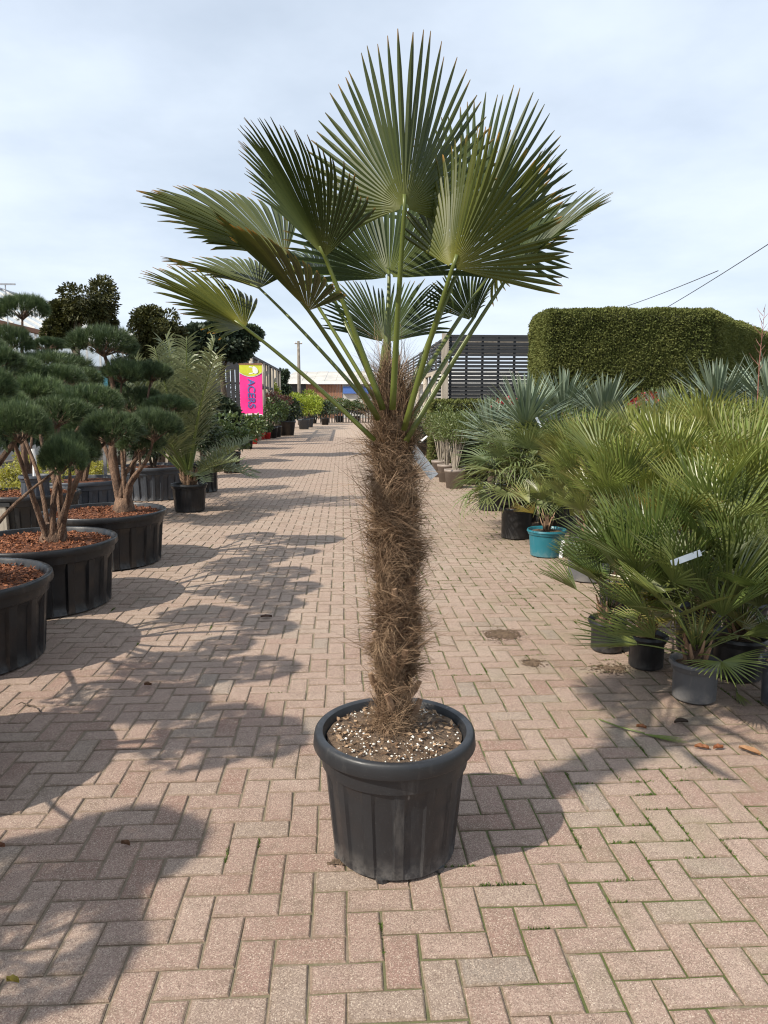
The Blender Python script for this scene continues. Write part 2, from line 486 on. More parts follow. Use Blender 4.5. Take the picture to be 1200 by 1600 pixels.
# ================================================================== THE SETTING
# ---- ground sheet to the horizon
g = MB(); g.add([(-900, -60, -.05), (900, -60, -.05), (900, 1500, -.05), (-900, 1500, -.05)], [(0, 1, 2, 3)])
tag(g.build('ground', M['ground']), kind='structure')

# ---- herringbone paving
PX0, PX1, PY0, PY1 = -34, 46, 6, 330        # in 0.1 m cells
g = MB(); g.add([(-6, -3, -.0055), (8.5, -3, -.0055), (8.5, PY1 * .1, -.0055), (-6, PY1 * .1, -.0055)], [(0, 1, 2, 3)])
paving = tag(g.build('paving', M['joint']), kind='structure')
g = MB(); g.add([(-6, PY1 * .1, -.002), (8.5, PY1 * .1, -.002), (8.5, 75, -.002), (-6, 75, -.002)], [(0, 1, 2, 3)])
tag(g.build('road', M['far']), kind='structure')

bl = []
for X in range(PX0, PX1):
    for Y in range(PY0, PY1):
        k = (X + Y) % 4
        if k == 0: bl.append((X * .1 + .1, Y * .1 + .05, 0))
        elif k == 2: bl.append((X * .1 + .05, Y * .1 + .1, 1))
bl = np.array(bl)
cyw, syw = math.cos(YAW), math.sin(YAW)
br = bl[:, 0] * cyw - bl[:, 1] * syw
bf = bl[:, 0] * syw + bl[:, 1] * cyw
keep = (np.abs(br) < .56 * bf + .9)
bl, br, bf = bl[keep], br[keep], bf[keep]
BL, BW = .1942, .0942
def brick_verts(vert, n, tone_rng):
    """n bricks: 12 verts each; local coords"""
    hx = np.where(vert > .5, BW / 2, BL / 2); hy = np.where(vert > .5, BL / 2, BW / 2)
    c = np.array([(-1, -1), (1, -1), (1, 1), (-1, 1)])
    V = np.zeros((n, 16, 3))
    ch = .0042
    for j in range(4):
        jx = tone_rng.normal(0, .0014, n); jy = tone_rng.normal(0, .0014, n)
        V[:, j, 0] = c[j, 0] * hx; V[:, j, 1] = c[j, 1] * hy; V[:, j, 2] = -.03
        V[:, 4 + j, 0] = c[j, 0] * hx + jx; V[:, 4 + j, 1] = c[j, 1] * hy + jy; V[:, 4 + j, 2] = -.0038
        V[:, 8 + j, 0] = c[j, 0] * (hx - ch) + jx; V[:, 8 + j, 1] = c[j, 1] * (hy - ch) + jy
        V[:, 8 + j, 2] = tone_rng.normal(-.0006, .0006, n)
        V[:, 12 + j, 0] = c[j, 0] * (hx - .016); V[:, 12 + j, 1] = c[j, 1] * (hy - .016); V[:, 12 + j, 2] = tone_rng.normal(0, .0004, n)
    return V
BF = np.array([(0,1,5,4),(1,2,6,5),(2,3,7,6),(3,0,4,7),(4,5,9,8),(5,6,10,9),(6,7,11,10),(7,4,8,11),(8,9,13,12),(9,10,14,13),(10,11,15,14),(11,8,12,15),(12,13,14,15)])
BT = np.array([1.] * 12 + [0.] * 4)
inview = (np.abs(br) < .522 * (bf * .989 + .22) + .02) & (bf > 1.52)
under = (np.hypot(br - .035, bf - 2.32) < .13)
cand = np.where(inview & ~under)[0]
near = cand[np.argsort(bf[cand])[:300]]
isnear = np.zeros(len(bl), bool); isnear[near] = True
NVAR = 24
bvar = {}
for v in (0, 1):
    for q in range(NVAR):
        VV = brick_verts(np.array([v]), 1, rng)[0]
        bvar[(v, q)] = mesh_np('brick', VV, BF, tone=np.full(16, (q + .5) / NVAR), t=BT, mat=M['brick'])
order = np.argsort(bf)
def tone_pick(n): return np.clip(rng.beta(1.5, 1.9, n), 0, 1)
tl = np.array([tone_pick(1)[0] for _ in near])
for i, ti in zip(near, tl):
    v = int(bl[i, 2]); q = min(NVAR - 1, int(ti * NVAR))
    o = obj('brick', bvar[(v, q)], paving, (bl[i, 0] + rng.normal(0, .0007), bl[i, 1] + rng.normal(0, .0007), rng.normal(0, .0008)))
    o.rotation_euler = (rng.normal(0, .004), rng.normal(0, .004), rng.normal(0, .006) + (PI if rng.random() < .5 else 0))
far = np.where(~isnear)[0]
V = brick_verts(bl[far, 2], len(far), rng)
V[:, :, 0] += bl[far, 0][:, None]; V[:, :, 1] += bl[far, 1][:, None]; V[:, :, 2] += rng.normal(0, .0012, len(far))[:, None]
# individual tilt
V[:, 8:12, 2] += rng.normal(0, .0008, (len(far), 4))
FF = (BF[None] + (np.arange(len(far)) * 16)[:, None, None]).reshape(-1, 4)
tag(obj('brick_field', mesh_np('brick_field', V, FF, tone=np.repeat(tone_pick(len(far)), 16), t=np.tile(BT, len(far)), mat=M['brick']), paving), kind='stuff')

# ---- moss and weeds in the joints, mostly on the right
mv = []; mf = []; mt = []
sel = [i for i in range(len(bl)) if bf[i] < 12 and bl[i, 0] > -2.2]
for i in sel:
    x, y, v = bl[i]
    side = min(1, max(.03, (x + .5) / 1.8))
    d = noise.noise(Vector((x * 1.1, y * 1.1, 3.3))) * .5 + .5
    if rnd.random() > side * max(0, (d - .40)) * 2.6: continue
    for e in range(rnd.randint(1, 3)):
        s = rnd.uniform(-1, 1); sg = rnd.choice((-1, 1))
        if rnd.random() < .75:
            cx, cy = (x + s * BL / 2, y + sg * .05) if v < .5 else (x + sg * .05, y + s * BL / 2)
            ln_ = rnd.uniform(.01, .06); ax = (1, 0) if v < .5 else (0, 1)
        else:
            cx, cy = (x + sg * .1, y + s * .04) if v < .5 else (x + s * .04, y + sg * .1)
            ln_ = rnd.uniform(.01, .03); ax = (0, 1) if v < .5 else (1, 0)
        for k in range(int(ln_ * 420) + 3):
            u = rnd.uniform(-ln_, ln_)
            bx_ = cx + ax[0] * u + rnd.gauss(0, .0022); by_ = cy + ax[1] * u + rnd.gauss(0, .0022)
            h = rnd.uniform(.002, .0075) * (1.6 if rnd.random() < .1 else 1); a = rnd.uniform(0, 2 * PI); w = rnd.uniform(.002, .005)
            o = len(mv)
            mv += [(bx_ - math.cos(a) * w, by_ - math.sin(a) * w, -.006), (bx_ + math.cos(a) * w, by_ + math.sin(a) * w, -.006),
                   (bx_ + rnd.gauss(0, .004), by_ + rnd.gauss(0, .004), h)]
            mf.append((o, o + 1, o + 2)); tt = rnd.random(); mt += [tt] * 3
tag(obj('moss', mesh_np('moss', mv, mf, tone=mt, mat=M['moss'])), 'green moss and tiny weeds growing in the brick joints', 'moss', kind='stuff')

# ================================================================== generic builders
def leaf_quads(pts, dirs, size, aspect, rg, droop=0.0):
    """one folded rhombus per point; pts,dirs (n,3)"""
    n = len(pts)
    d = dirs / (np.linalg.norm(dirs, axis=1, keepdims=True) + 1e-9)
    r = rg.normal(size=(n, 3)); s = np.cross(d, r); s /= (np.linalg.norm(s, axis=1, keepdims=True) + 1e-9)
    L = size * rg.uniform(.65, 1.25, (n, 1)); w = L * aspect * .5
    V = np.empty((n, 4, 3))
    V[:, 0] = pts; V[:, 1] = pts + d * L * .5 + s * w
    V[:, 2] = pts + d * L; V[:, 2, 2] -= droop * L[:, 0]
    V[:, 3] = pts + d * L * .5 - s * w
    F = np.arange(n * 4).reshape(n, 4)
    tone = np.repeat(rg.random(n), 4)
    return V.reshape(-1, 3), F, tone

def crown_points(rad, n, rg, lobes=14, lob=.42, inner=.55, low=-.6):
    """points in a lumpy crown made of lobes; returns pts and outward dirs"""
    C = rg.normal(size=(lobes, 3)); C /= np.linalg.norm(C, axis=1, keepdims=True)
    C[:, 2] = np.maximum(C[:, 2], low); C *= rg.uniform(.4, .75, (lobes, 1))
    k = rg.integers(0, lobes, n)
    d = rg.normal(size=(n, 3)); d /= np.linalg.norm(d, axis=1, keepdims=True)
    rr = lob * rg.uniform(inner, 1, (n, 1)) * rg.uniform(.8, 1.1, (lobes, 1))[k]
    p = C[k] + d * rr
    return p * np.array(rad), d * .7 + p * .6

def pot_profile(r_top, r_bot, h, rim_h=.05, rim_w=.02, soil=.05):
    """outer wall, rolled rim, inner wall down to the soil"""
    ri = r_top - rim_w
    return [(r_bot * .9, .004), (r_bot, 0.012), (r_bot + (ri - r_bot) * .25, h * .25), (r_bot + (ri - r_bot) * .6, h * .6),
            (ri - .010, h - rim_h * 2.3), (ri - .001, h - rim_h * 2.2), (ri + .006, h - rim_h - .004), (r_top - .001, h - rim_h), (r_top + .001, h - rim_h * .92), (r_top - .002, h - rim_h * .32), (r_top - .004, h - rim_h * .14),
            (r_top - .008, h - .002), (r_top - rim_w * .55, h), (r_top - rim_w - .004, h - .004), (ri - .012, h - .02), (ri - .03, h - soil - .05)]
def make_pot(parent, r_top, r_bot, h, mat, ribs=16, depth=.006, rim_h=.05, rim_w=.02, soil=.05, n=96, seed=0):
    """pot body with moulded panels, its rim a part of its own"""
    pf = pot_profile(r_top, r_bot, h, rim_h, rim_w, soil)
    # finer body rows so that the moulded panels have edges
    body = []
    zt = pf[4][1]
    for j in range(9):
        u = j / 8
        z = .012 + (zt - .012) * u
        body.append((pf[1][0] + (pf[4][0] - pf[1][0]) * u, z))
    prof = [(pf[0][0], .004)] + body + pf[5:7] + [(pf[7][0] - .004, pf[7][1] + .001)]
    def mod(a, z, j):
        if z > zt - .004 or z < .03 or ribs == 0: return 0
        c = math.cos(a * ribs)
        edge = min(1, max(0, (c + .62) * 5))
        topf = min(1, max(0, (zt * .985 - z) / (.05 * h)))
        return -depth * edge * topf
    nn = max(n, ribs * 14 if ribs else n)
    b = MB().lathe(prof, nn, mod, cap=True)
    pm_ = b.mesh('pot', mat, True); pm_.set_sharp_from_angle(angle=R(28))
    po = obj('pot', pm_, parent)
    rim = MB().lathe(pf[7:], max(48, n // 2))
    rm_ = rim.mesh('rim', mat, True); rm_.set_sharp_from_angle(angle=R(38))
    obj('rim', rm_, po)
    return po, pf[-1][0] + .012, h - soil
def make_soil(parent, r, z, mat, seed=0, hump=.02, name='soil'):
    V = [(0, 0, z + hump)]; F = []
    nr, na = 7, 28
    rg = random.Random(seed)
    for i in range(1, nr + 1):
        for k in range(na):
            rr = r * i / nr; a = 2 * PI * k / na
            V.append((rr * math.cos(a), rr * math.sin(a), z + hump * (1 - (i / nr) ** 2) + rg.uniform(-.006, .008)))
    for k in range(na): F.append((0, 1 + k, 1 + (k + 1) % na))
    for i in range(nr - 1):
        for k in range(na):
            F.append((1 + i*na + k, 1 + i*na + (k+1) % na, 1 + (i+1)*na + (k+1) % na, 1 + (i+1)*na + k))
    # pole triangles and quads together
    b = MB(); b.add(V, F)
    return b.build(name, mat, parent, True)
def chips(parent, r, z, n, size, mat, name, seed, hump=.02):
    rg = np.random.default_rng(seed)
    a = rg.uniform(0, 2 * PI, n); rr = r * np.sqrt(rg.random(n)) * .97
    p = np.stack([rr * np.cos(a), rr * np.sin(a), z + hump * (1 - (rr / r) ** 2) + rg.uniform(0, .012, n)], 1)
    d = rg.normal(size=(n, 3)); d[:, 2] *= .45
    V, F, t = leaf_quads(p, d, size, .45, rg)
    return tag(obj(name, mesh_np(name, V, F, tone=t, mat=mat), parent), kind='stuff')

def fan_blade(Rr, nseg, span, split, fold, droop, seed, pleat=.32, wfac=1.0, side=.8, rows=(0, .18, .4, .62, .8, .92, 1.0), tipdroop=.10):
    """palmate blade: pleated, fused near the hub, free pointed segments beyond. y = axis, z = upper side"""
    rg = np.random.default_rng(seed)
    V = []; F = []; T = []; TN = []
    half = span / 2
    dl = span / nseg / 2
    for i in range(nseg):
        th = -half + (i + .5) * span / nseg
        q = abs(th) / half
        L = Rr * (1 - (1 - side) * q ** 2) * rg.uniform(.965, 1.03)
        sp = split * Rr * rg.uniform(.9, 1.1) / L
        wv = rg.normal(0, .012); td = tipdroop * rg.uniform(.3, 1.6)
        tw = rg.normal(0, .03)
        o = len(V)
        tone = rg.random()
        rr_ = sorted(set([r for r in rows if abs(r - sp) > .06] + [sp]))
        for r in rr_:
            rad = max(.012, r * L)
            if r <= sp: hw = rad * math.tan(dl) * 1.0
            else:
                u = (r - sp) / (1 - sp)
                hw = sp * L * math.tan(dl) * wfac * (1 + .1 * u) * (1 - u ** 3.2) + .0012
            ang = th + tw * max(0, r - sp) + wv * r
            dirx, diry = math.sin(ang), math.cos(ang)
            for c in (-1, 0, 1):
                x = dirx * rad + diry * hw * c
                y = diry * rad - dirx * hw * c
                z = (hw * pleat * 2 if c else 0)
                z -= droop * rad * rad / Rr
                if r > sp: z -= td * (r - sp) ** 2 * L
                # fold both halves up about the axis
                ff = fold * (1 - math.exp(-abs(x) / (.12 * Rr)))
                xs = x * math.cos(ff); zs = z + abs(x) * math.sin(ff)
                V.append((xs, y, zs)); T.append(r); TN.append(tone * .75 + (.25 if c else 0))
        for k in range(len(rr_) - 1):
            a = o + k * 3
            F.append((a, a + 1, a + 4, a + 3)); F.append((a + 1, a + 2, a + 5, a + 4))
    return np.array(V), np.array(F), np.array(TN), np.array(T)

def bez(p0, p1, p2, n=8):
    return [p0 * (1 - u) ** 2 + p1 * 2 * u * (1 - u) + p2 * u * u for u in [i / n for i in range(n + 1)]]

# ================================================================== THE WINDMILL PALM
HB = W(.035, 2.33)
hero = thing('potted_palm', 'tall windmill palm with hairy brown trunk in large charcoal pot, mid path', 'palm', HB)
HO = Vector(HB)
_, sr, sz = make_pot(hero, .27, .205, .43, M['pot_hero'], ribs=14, depth=.008, rim_h=.05, rim_w=.026, soil=.026, n=112)
# little feet cut-outs under the pot
for k in range(6):
    a = k * PI / 3 + .25
    MB().tube([(math.cos(a) * .19, math.sin(a) * .19, 0.0), (math.cos(a) * .19, math.sin(a) * .19, .014)], .022, 8).build('foot', M['pot_hero'], hero)
make_soil(hero, sr, sz, M['soil'], 3, .025)
# perlite crumbs lying on the soil
pv = []; pf_ = []
ico_v = [(0,0,1),(.9,0,.3),(.28,.85,.3),(-.72,.53,.3),(-.72,-.53,.3),(.28,-.85,.3),(0,0,-.7)]
ico_f = [(0,1,2),(0,2,3),(0,3,4),(0,4,5),(0,5,1),(6,2,1),(6,3,2),(6,4,3),(6,5,4),(6,1,5)]
rp = random.Random(5)
for k in range(520):
    a = rp.uniform(0, 2 * PI); rr = sr * .96 * math.sqrt(rp.uniform(.18, 1))
    if noise.noise(Vector((math.cos(a) * rr * 9, math.sin(a) * rr * 9, 1))) < rp.uniform(-.15, .4) - .25 * (math.sin(a) < 0): continue
    s = rp.uniform(.0018, .005) * (1.6 if rp.random() < .12 else 1)
    zz = sz + .025 * (1 - (rr / sr) ** 2) + s * .4
    o = len(pv)
    pv += [(math.cos(a) * rr + x * s * rp.uniform(.7, 1.3), math.sin(a) * rr + y * s * rp.uniform(.7, 1.3), zz + z * s) for x, y, z in ico_v]
    pf_ += [tuple(i + o for i in f) for f in ico_f]
tag(obj('perlite', mesh_np('perlite', pv, pf_, mat=M['perlite']), hero), kind='stuff')
chips(hero, sr, sz, 420, .022, M['fibre'], 'litter', 9, .028)

# trunk: axis with slight lean, thick hairy mat of fibre
def taxis(z):
    u = (z - sz) / (1.62 - sz)
    return Vector((-.002 - .012 * u + .012 * math.sin(u * 3.2), .02 * u, z))
def trad(z):
    u = (z - sz) / (1.62 - sz)
    return .043 + .010 * math.sin(min(1, u * 1.15) * 2.4) + .004 * math.sin(z * 19) - (.034 * max(0, u - .74) / .26)
tp = [taxis(sz - .02 + (1.63 - sz) * i / 16) for i in range(17)]
trunk = MB().tube(tp, [trad(max(p.z, sz)) * .88 for p in tp], 16, rough=.25, seed=4).build('trunk', M['trunk_core'], hero, True)

def strands(n, zlo, zhi, lmin, lmax, upmin, upmax, out, seed, wid=.0011, curl=.5, rfac=1.0):
    """fibre strands: thin curved ribbons leaving the trunk"""
    rg = np.random.default_rng(seed)
    z = rg.uniform(zlo, zhi, n); a = rg.uniform(0, 2 * PI, n)
    L = rg.uniform(lmin, lmax, n)
    rad = np.array([trad(v) for v in z]) * rfac
    ax = np.array([taxis(v)[:] for v in z])
    e = np.stack([np.cos(a), np.sin(a), 0 * a], 1); tg = np.stack([-np.sin(a), np.cos(a), 0 * a], 1)
    p = ax + e * (rad * rg.uniform(.86, 1.0, n))[:, None]
    # tufts: direction shared by neighbours
    ph = np.sin(z * 23 + np.round(a * 2.2) * 1.9)
    up = rg.uniform(upmin, upmax, n) + ph * .3
    tan = rg.normal(0, 1.0, n) + np.sin(z * 17 + a * 3) * .9
    ou = np.abs(rg.normal(out, out * .6, n)) * (1 + .5 * ph)
    d = e * ou[:, None] + tg * tan[:, None]; d[:, 2] += up
    d /= np.linalg.norm(d, axis=1, keepdims=True)
    k1 = rg.normal(0, curl, (n, 3)) - e * .35; k1[:, 2] -= .25
    segs = 4
    V = np.empty((n, segs + 1, 2, 3)); pos = p.copy(); dd = d.copy()
    sw = np.cross(d, rg.normal(size=(n, 3))); sw /= np.linalg.norm(sw, axis=1, keepdims=True)
    for s in range(segs + 1):
        w = wid * (1 - s / (segs + .3))
        V[:, s, 0] = pos - sw * w; V[:, s, 1] = pos + sw * w
        pos = pos + dd * (L / segs)[:, None]
        dd = dd + k1 * .5; dd /= np.linalg.norm(dd, axis=1, keepdims=True)
    q = np.arange(segs)[None, :, None] * 2 + np.array([0, 1, 3, 2])[None, None, :]
    F = (np.arange(n) * (segs + 1) * 2)[:, None, None] + q
    tone = np.repeat(np.clip(rg.normal(.5, .25, n) + .15 * ph, 0, 1), (segs + 1) * 2)
    return V.reshape(-1, 3), F.reshape(-1, 4), tone
def tufts(ntuft, per, zlo, zhi, lmin, lmax, seed, up=(.2, 1.3), out=.5, side=.9, wid=.0016, spread=.16, patch=.014):
    """combed locks of fibre: each lock shares direction, curl and colour"""
    rg = np.random.default_rng(seed)
    n = ntuft * per; k = np.repeat(np.arange(ntuft), per)
    z0 = rg.uniform(zlo, zhi, ntuft); a0 = rg.uniform(0, 2 * PI, ntuft)
    up0 = rg.uniform(up[0], up[1], ntuft); sd0 = rg.normal(0, side, ntuft); ou0 = np.abs(rg.normal(out, out * .7, ntuft)); L0 = rg.uniform(lmin, lmax, ntuft)
    tn0 = np.clip(rg.normal(.5, .42, ntuft), 0, 1); cu0 = rg.normal(0, .28, (ntuft, 3)); cu0[:, 2] -= .18
    z = z0[k] + rg.normal(0, patch, n); a = a0[k] + rg.normal(0, patch / .06, n)
    e = np.stack([np.cos(a), np.sin(a), 0 * a], 1); tg = np.stack([-np.sin(a), np.cos(a), 0 * a], 1)
    p = np.array([taxis(v)[:] for v in z]) + e * (np.array([trad(v) for v in z]) * rg.uniform(.86, 1.0, n))[:, None]
    d = e * ou0[k][:, None] + tg * sd0[k][:, None]; d[:, 2] += up0[k]
    d /= np.linalg.norm(d, axis=1, keepdims=True); d += rg.normal(0, spread, (n, 3)); d /= np.linalg.norm(d, axis=1, keepdims=True)
    L = L0[k] * rg.uniform(.55, 1.15, n); cu = cu0[k] + rg.normal(0, .14, (n, 3)) - e * .22
    segs = 4
    V = np.empty((n, segs + 1, 2, 3)); pos = p.copy(); dd = d.copy()
    sw = np.cross(d, rg.normal(size=(n, 3))); sw /= np.linalg.norm(sw, axis=1, keepdims=True)
    for q in range(segs + 1):
        w = wid * (1 - q / (segs + .3))
        V[:, q, 0] = pos - sw * w; V[:, q, 1] = pos + sw * w
        pos = pos + dd * (L / segs)[:, None]
        dd = dd + cu; dd /= np.linalg.norm(dd, axis=1, keepdims=True)
    q = np.arange(segs)[None, :, None] * 2 + np.array([0, 1, 3, 2])[None, None, :]
    F = (np.arange(n) * (segs + 1) * 2)[:, None, None] + q
    tone = np.repeat(np.clip(tn0[k] + rg.normal(0, .12, n), 0, 1), (segs + 1) * 2)
    return V.reshape(-1, 3), F.reshape(-1, 4), tone
SV = []; SF = []; ST = []; off = 0
for a_ in (strands(9000, sz - .01, 1.40, .03, .08, -.4, .6, .05, 1, .0011, .3),
           tufts(340, 34, sz + .02, 1.38, .05, .11, 21, out=.28),
           tufts(210, 28, sz + .12, 1.38, .08, .15, 22, up=(.3, 1.5), out=.75, wid=.0014),
           tufts(95, 16, sz + .25, 1.36, .12, .23, 23, up=(.2, 1.3), out=1.0, wid=.0011, spread=.22),
           strands(160, sz + .2, 1.36, .12, .22, .0, 1.2, 1.0, 3, .0007, .35),
           tufts(120, 30, 1.26, 1.56, .10, .22, 24, up=(1.4, 3.0), out=.22, side=.35, wid=.0013, spread=.1),
           tufts(24, 12, 1.40, 1.58, .16, .30, 25, up=(1.2, 2.6), out=.5, side=.4, wid=.0012, spread=.14),
           strands(1800, sz - .02, sz + .08, .04, .10, -.5, .4, .5, 6)):
    SV.append(a_[0]); SF.append(a_[1] + off); ST.append(a_[2]); off += len(a_[0])
tag(obj('fibre', mesh_np('fibre', np.concatenate(SV), np.concatenate(SF), tone=np.concatenate(ST), mat=M['fibre']), trunk), kind='stuff')
# cut leaf bases poking out of the mat
rs = random.Random(21)
for k in range(30):
    z = sz + .06 + (1.22 - sz) * (k / 30) ** 1.25 * 1.0 + rs.uniform(-.03, .03)
    a = k * 2.4 + rs.uniform(-.3, .3)
    r0 = trad(z)
    e = Vector((math.cos(a), math.sin(a), 0)); t_ = Vector((-math.sin(a), math.cos(a), 0))
    low = max(0, 1 - (z - sz) / .55)
    l = rs.uniform(.05, .085) * (1 if low > 0 else .8)
    p0 = taxis(z) + e * r0 * .78; p1 = p0 + e * (.014 + .026 * low) + Vector((0, 0, l * .6)) + t_ * rs.uniform(-.012, .012)
    p2 = p1 + e * (.012 + .018 * low * rs.random()) + Vector((0, 0, l * .45)) + t_ * rs.uniform(-.012, .012)
    MB().tube([p0, p1, p2], [.015, .0115, .0085 if low > 0 else .006], 7, .55, .3, k).build('leaf_base', M['stub'], trunk)

# leaves: hub pixel+depth, root pixel+depth, centre vector and side vector in metres (right, forward, up)
LV = [
 # hub             root              C                   S                  R   span fold side split tint
((632,325,2.12), (612,640,2.22), (.0,-.04,.50),      (-1,0,0),          .425, 205, 41, .96, .46, (1,1,1)),
 ((707,418,2.06), (636,672,2.24), (.11,-.10,.33),     (-.35,.15,.02),    .345, 178, 40, .98, .56, (1.3,1.18,.8)),
 ((745,352,2.52), (634,640,2.36), (.16,.10,.42),      (-.42,.0,.12),     .47, 180, 34, .95, .46, (.75,.85,.9)),
 ((790,438,2.38), (640,690,2.27), (.24,-.12,.22),     (.1,-.35,.02),     .38, 120, 12, .95, .55, (.8,.9,.85)),
 ((738,500,2.66), (646,660,2.40), (.10,.06,.22),      (.14,-.22,-.1),    .22, 190, 42, .90, .50, (.9,1,1)),
 ((608,432,2.46), (604,640,2.36), (-.03,.20,.36),     (.42,0,0),         .40, 230, 32, .92, .50, (.9,1,.95)),
 ((602,533,2.66), (602,640,2.42), (.0,.22,.28),       (.42,0,-.02),      .29, 215, 34, .92, .48, (.85,1,1)),
 ((508,402,2.22), (592,640,2.28), (-.15,-.21,.33),    (-.27,0,.36),      .40, 132, 8, .97, .60, (.9,.95,.9)),
 ((482,485,2.06), (582,655,2.25), (-.20,-.30,.25),    (-.26,0,.235),     .335, 130, 8, .98, .74, (1.1,.95,.7)),
 ((405,450,2.58), (584,650,2.38), (-.33,.10,.14),     (.0,.42,.14),      .33, 180, 12, .85, .58, (1.3,1.25,1.0)),
 ((446,402,2.46), (588,640,2.36), (-.44,.0,.25),      (.05,.42,.17),     .475, 155, 8, .86, .66, (1.2,1.12,.95)),
 ((383,512,2.16), (574,688,2.26), (-.29,-.06,.20),    (.03,.42,.12),     .305, 172, 8, .90, .52, (1.6,1.4,.85)),
 ((500,425,2.72), (596,640,2.42), (-.15,.25,.16),     (.33,.13,.0),      .30, 200, 20, .90, .52, (.75,.85,.9)),
 ((782,405,2.70), (632,640,2.42), (.26,.26,.27),      (.22,.1,.3),       .385, 140, 10, .95, .50, (1.5,1.4,.9)),
]
mi_h = Matrix.Translation(HO).inverted()
def cv(v): return RV * v[0] + FV * v[1] + Vector((0, 0, v[2]))
for i, (hb, rt, C_, S_, Rr, span, fold, side, split, tint) in enumerate(LV):
    H = P(*hb); Q = P(*rt)
    A = cv(C_).normalized(); Sx = cv(S_); Sx = (Sx - A * Sx.dot(A)).normalized()
    Xx = Sx; Nn = Xx.cross(A)
    mw = Matrix((( Xx.x, A.x, Nn.x, H.x), (Xx.y, A.y, Nn.y, H.y), (Xx.z, A.z, Nn.z, H.z), (0, 0, 0, 1)))
    V, F, tn, t = fan_blade(Rr, 44, R(span), split, R(fold), .05, 100 + i, pleat=.34, wfac=.86, side=side, tipdroop=.2)
    st_root = Q + (Vector((HB.x, HB.y, Q.z)) - Q) * .25
    mid = Q.lerp(H, .55) + Vector((0, 0, .03))
    pts = bez(st_root, mid, H, 9)
    pts.append(H + A * .035)
    rad = [.0105 - .0048 * min(1, k / 9) for k in range(11)]
    lf = obj('fan_leaf', mesh_np('fan_leaf', V, F, tone=tn, t=t, mat=M['leaf_palm'], smooth=False), hero, mw=mi_h @ mw, color=(*tint, 1))
    sb = MB().tube([mw.inverted() @ p for p in pts], rad, 8, .7)
    me = sb.mesh('stalk', M['stalk_palm'], True)
    so = obj('stalk', me, lf); so.color = (1, 1, 1, 1) if i not in (8, 3) else (.8, .8, .8, 1)
# young spear leaves in the heart
for k, (px, py, f, l) in enumerate(((598, 560, 2.40, .30), (604, 500, 2.42, .42), (620, 545, 2.44, .3))):
    a = P(px, 640, 2.36); bq = P(px, py - 20, f)
    MB().tube([a, a.lerp(bq, .6), bq], [.013, .012, .003], 7).build('spear_leaf', M['stalk_palm'], hero).matrix_local = mi_h
# printed sleeve tag hanging from the crown
tg = thing('plant_tag', 'long clear printed plant tag hanging at the right of the hairy trunk', 'tag', P(661, 722, 2.36))
TB = MB(); TB.box((-.016, -.0008, -.062), (.016, .0008, .062))
tb = TB.build('label_strip', M['tag'], tg); tb.rotation_euler = (0, R(-38), R(10))
MB().tube([(-.04, 0.0, .045), (-.05, .0, .08), (-.08, .01, .1)], .0012, 5).build('tie', M['white'], tg)

# ================================================================== fan palms of the right-hand rows
FANV = []
for k, (nseg, span, split, Rr, stl, arc, fold, tdr) in enumerate((
        (24, 150, .31, .40, .46, .03, 22, .07), (28, 175, .32, .40, .50, .07, 14, .07), (22, 130, .30, .46, .42, .02, 34, .07),
        (26, 165, .32, .38, .55, .12, 18, .07), (20, 105, .30, .48, .40, .05, 40, .07),
        (20, 190, .26, .42, .46, .10, 14, .55), (18, 170, .24, .46, .42, .16, 20, .75), (22, 200, .26, .40, .50, .06, 10, .45))):
    V, F, tn, t = fan_blade(Rr, nseg, R(span), split, R(fold), .06, 300 + k, pleat=.34, wfac=.82, side=.86, rows=(0, .3, .55, .8, 1.0), tipdroop=tdr)
    # stalk along z, arching to +y; blade continues it with the upper side to -y
    p0, p1, p2 = Vector((0, 0, 0)), Vector((0, .0, stl * .6)), Vector((0, arc, stl))
    d = (p2 - p1).normalized(); d = (d + Vector((0, .5 * arc, 0))).normalized()
    Nn = Vector((0, -d.z, d.y)); Xx = d.cross(Nn)
    Mx = np.array([[Xx.x, d.x, Nn.x], [Xx.y, d.y, Nn.y], [Xx.z, d.z, Nn.z]])
    V = V @ Mx.T + np.array(p2[:])
    pr = {}
    for mk in ('fan', 'fan_dark', 'butia_lime'):
        pr[mk] = mesh_np('fan_leaf', V, F, tone=tn, t=t, mat=M[mk])
    st = MB().tube(bez(p0, p1, p2, 6) + [p2 + d * .02], [.007, .006, .0055, .005, .005, .0045, .004, .002], 6).mesh('stalk', M['fan_stalk'], True)
    FANV.append((pr, st))

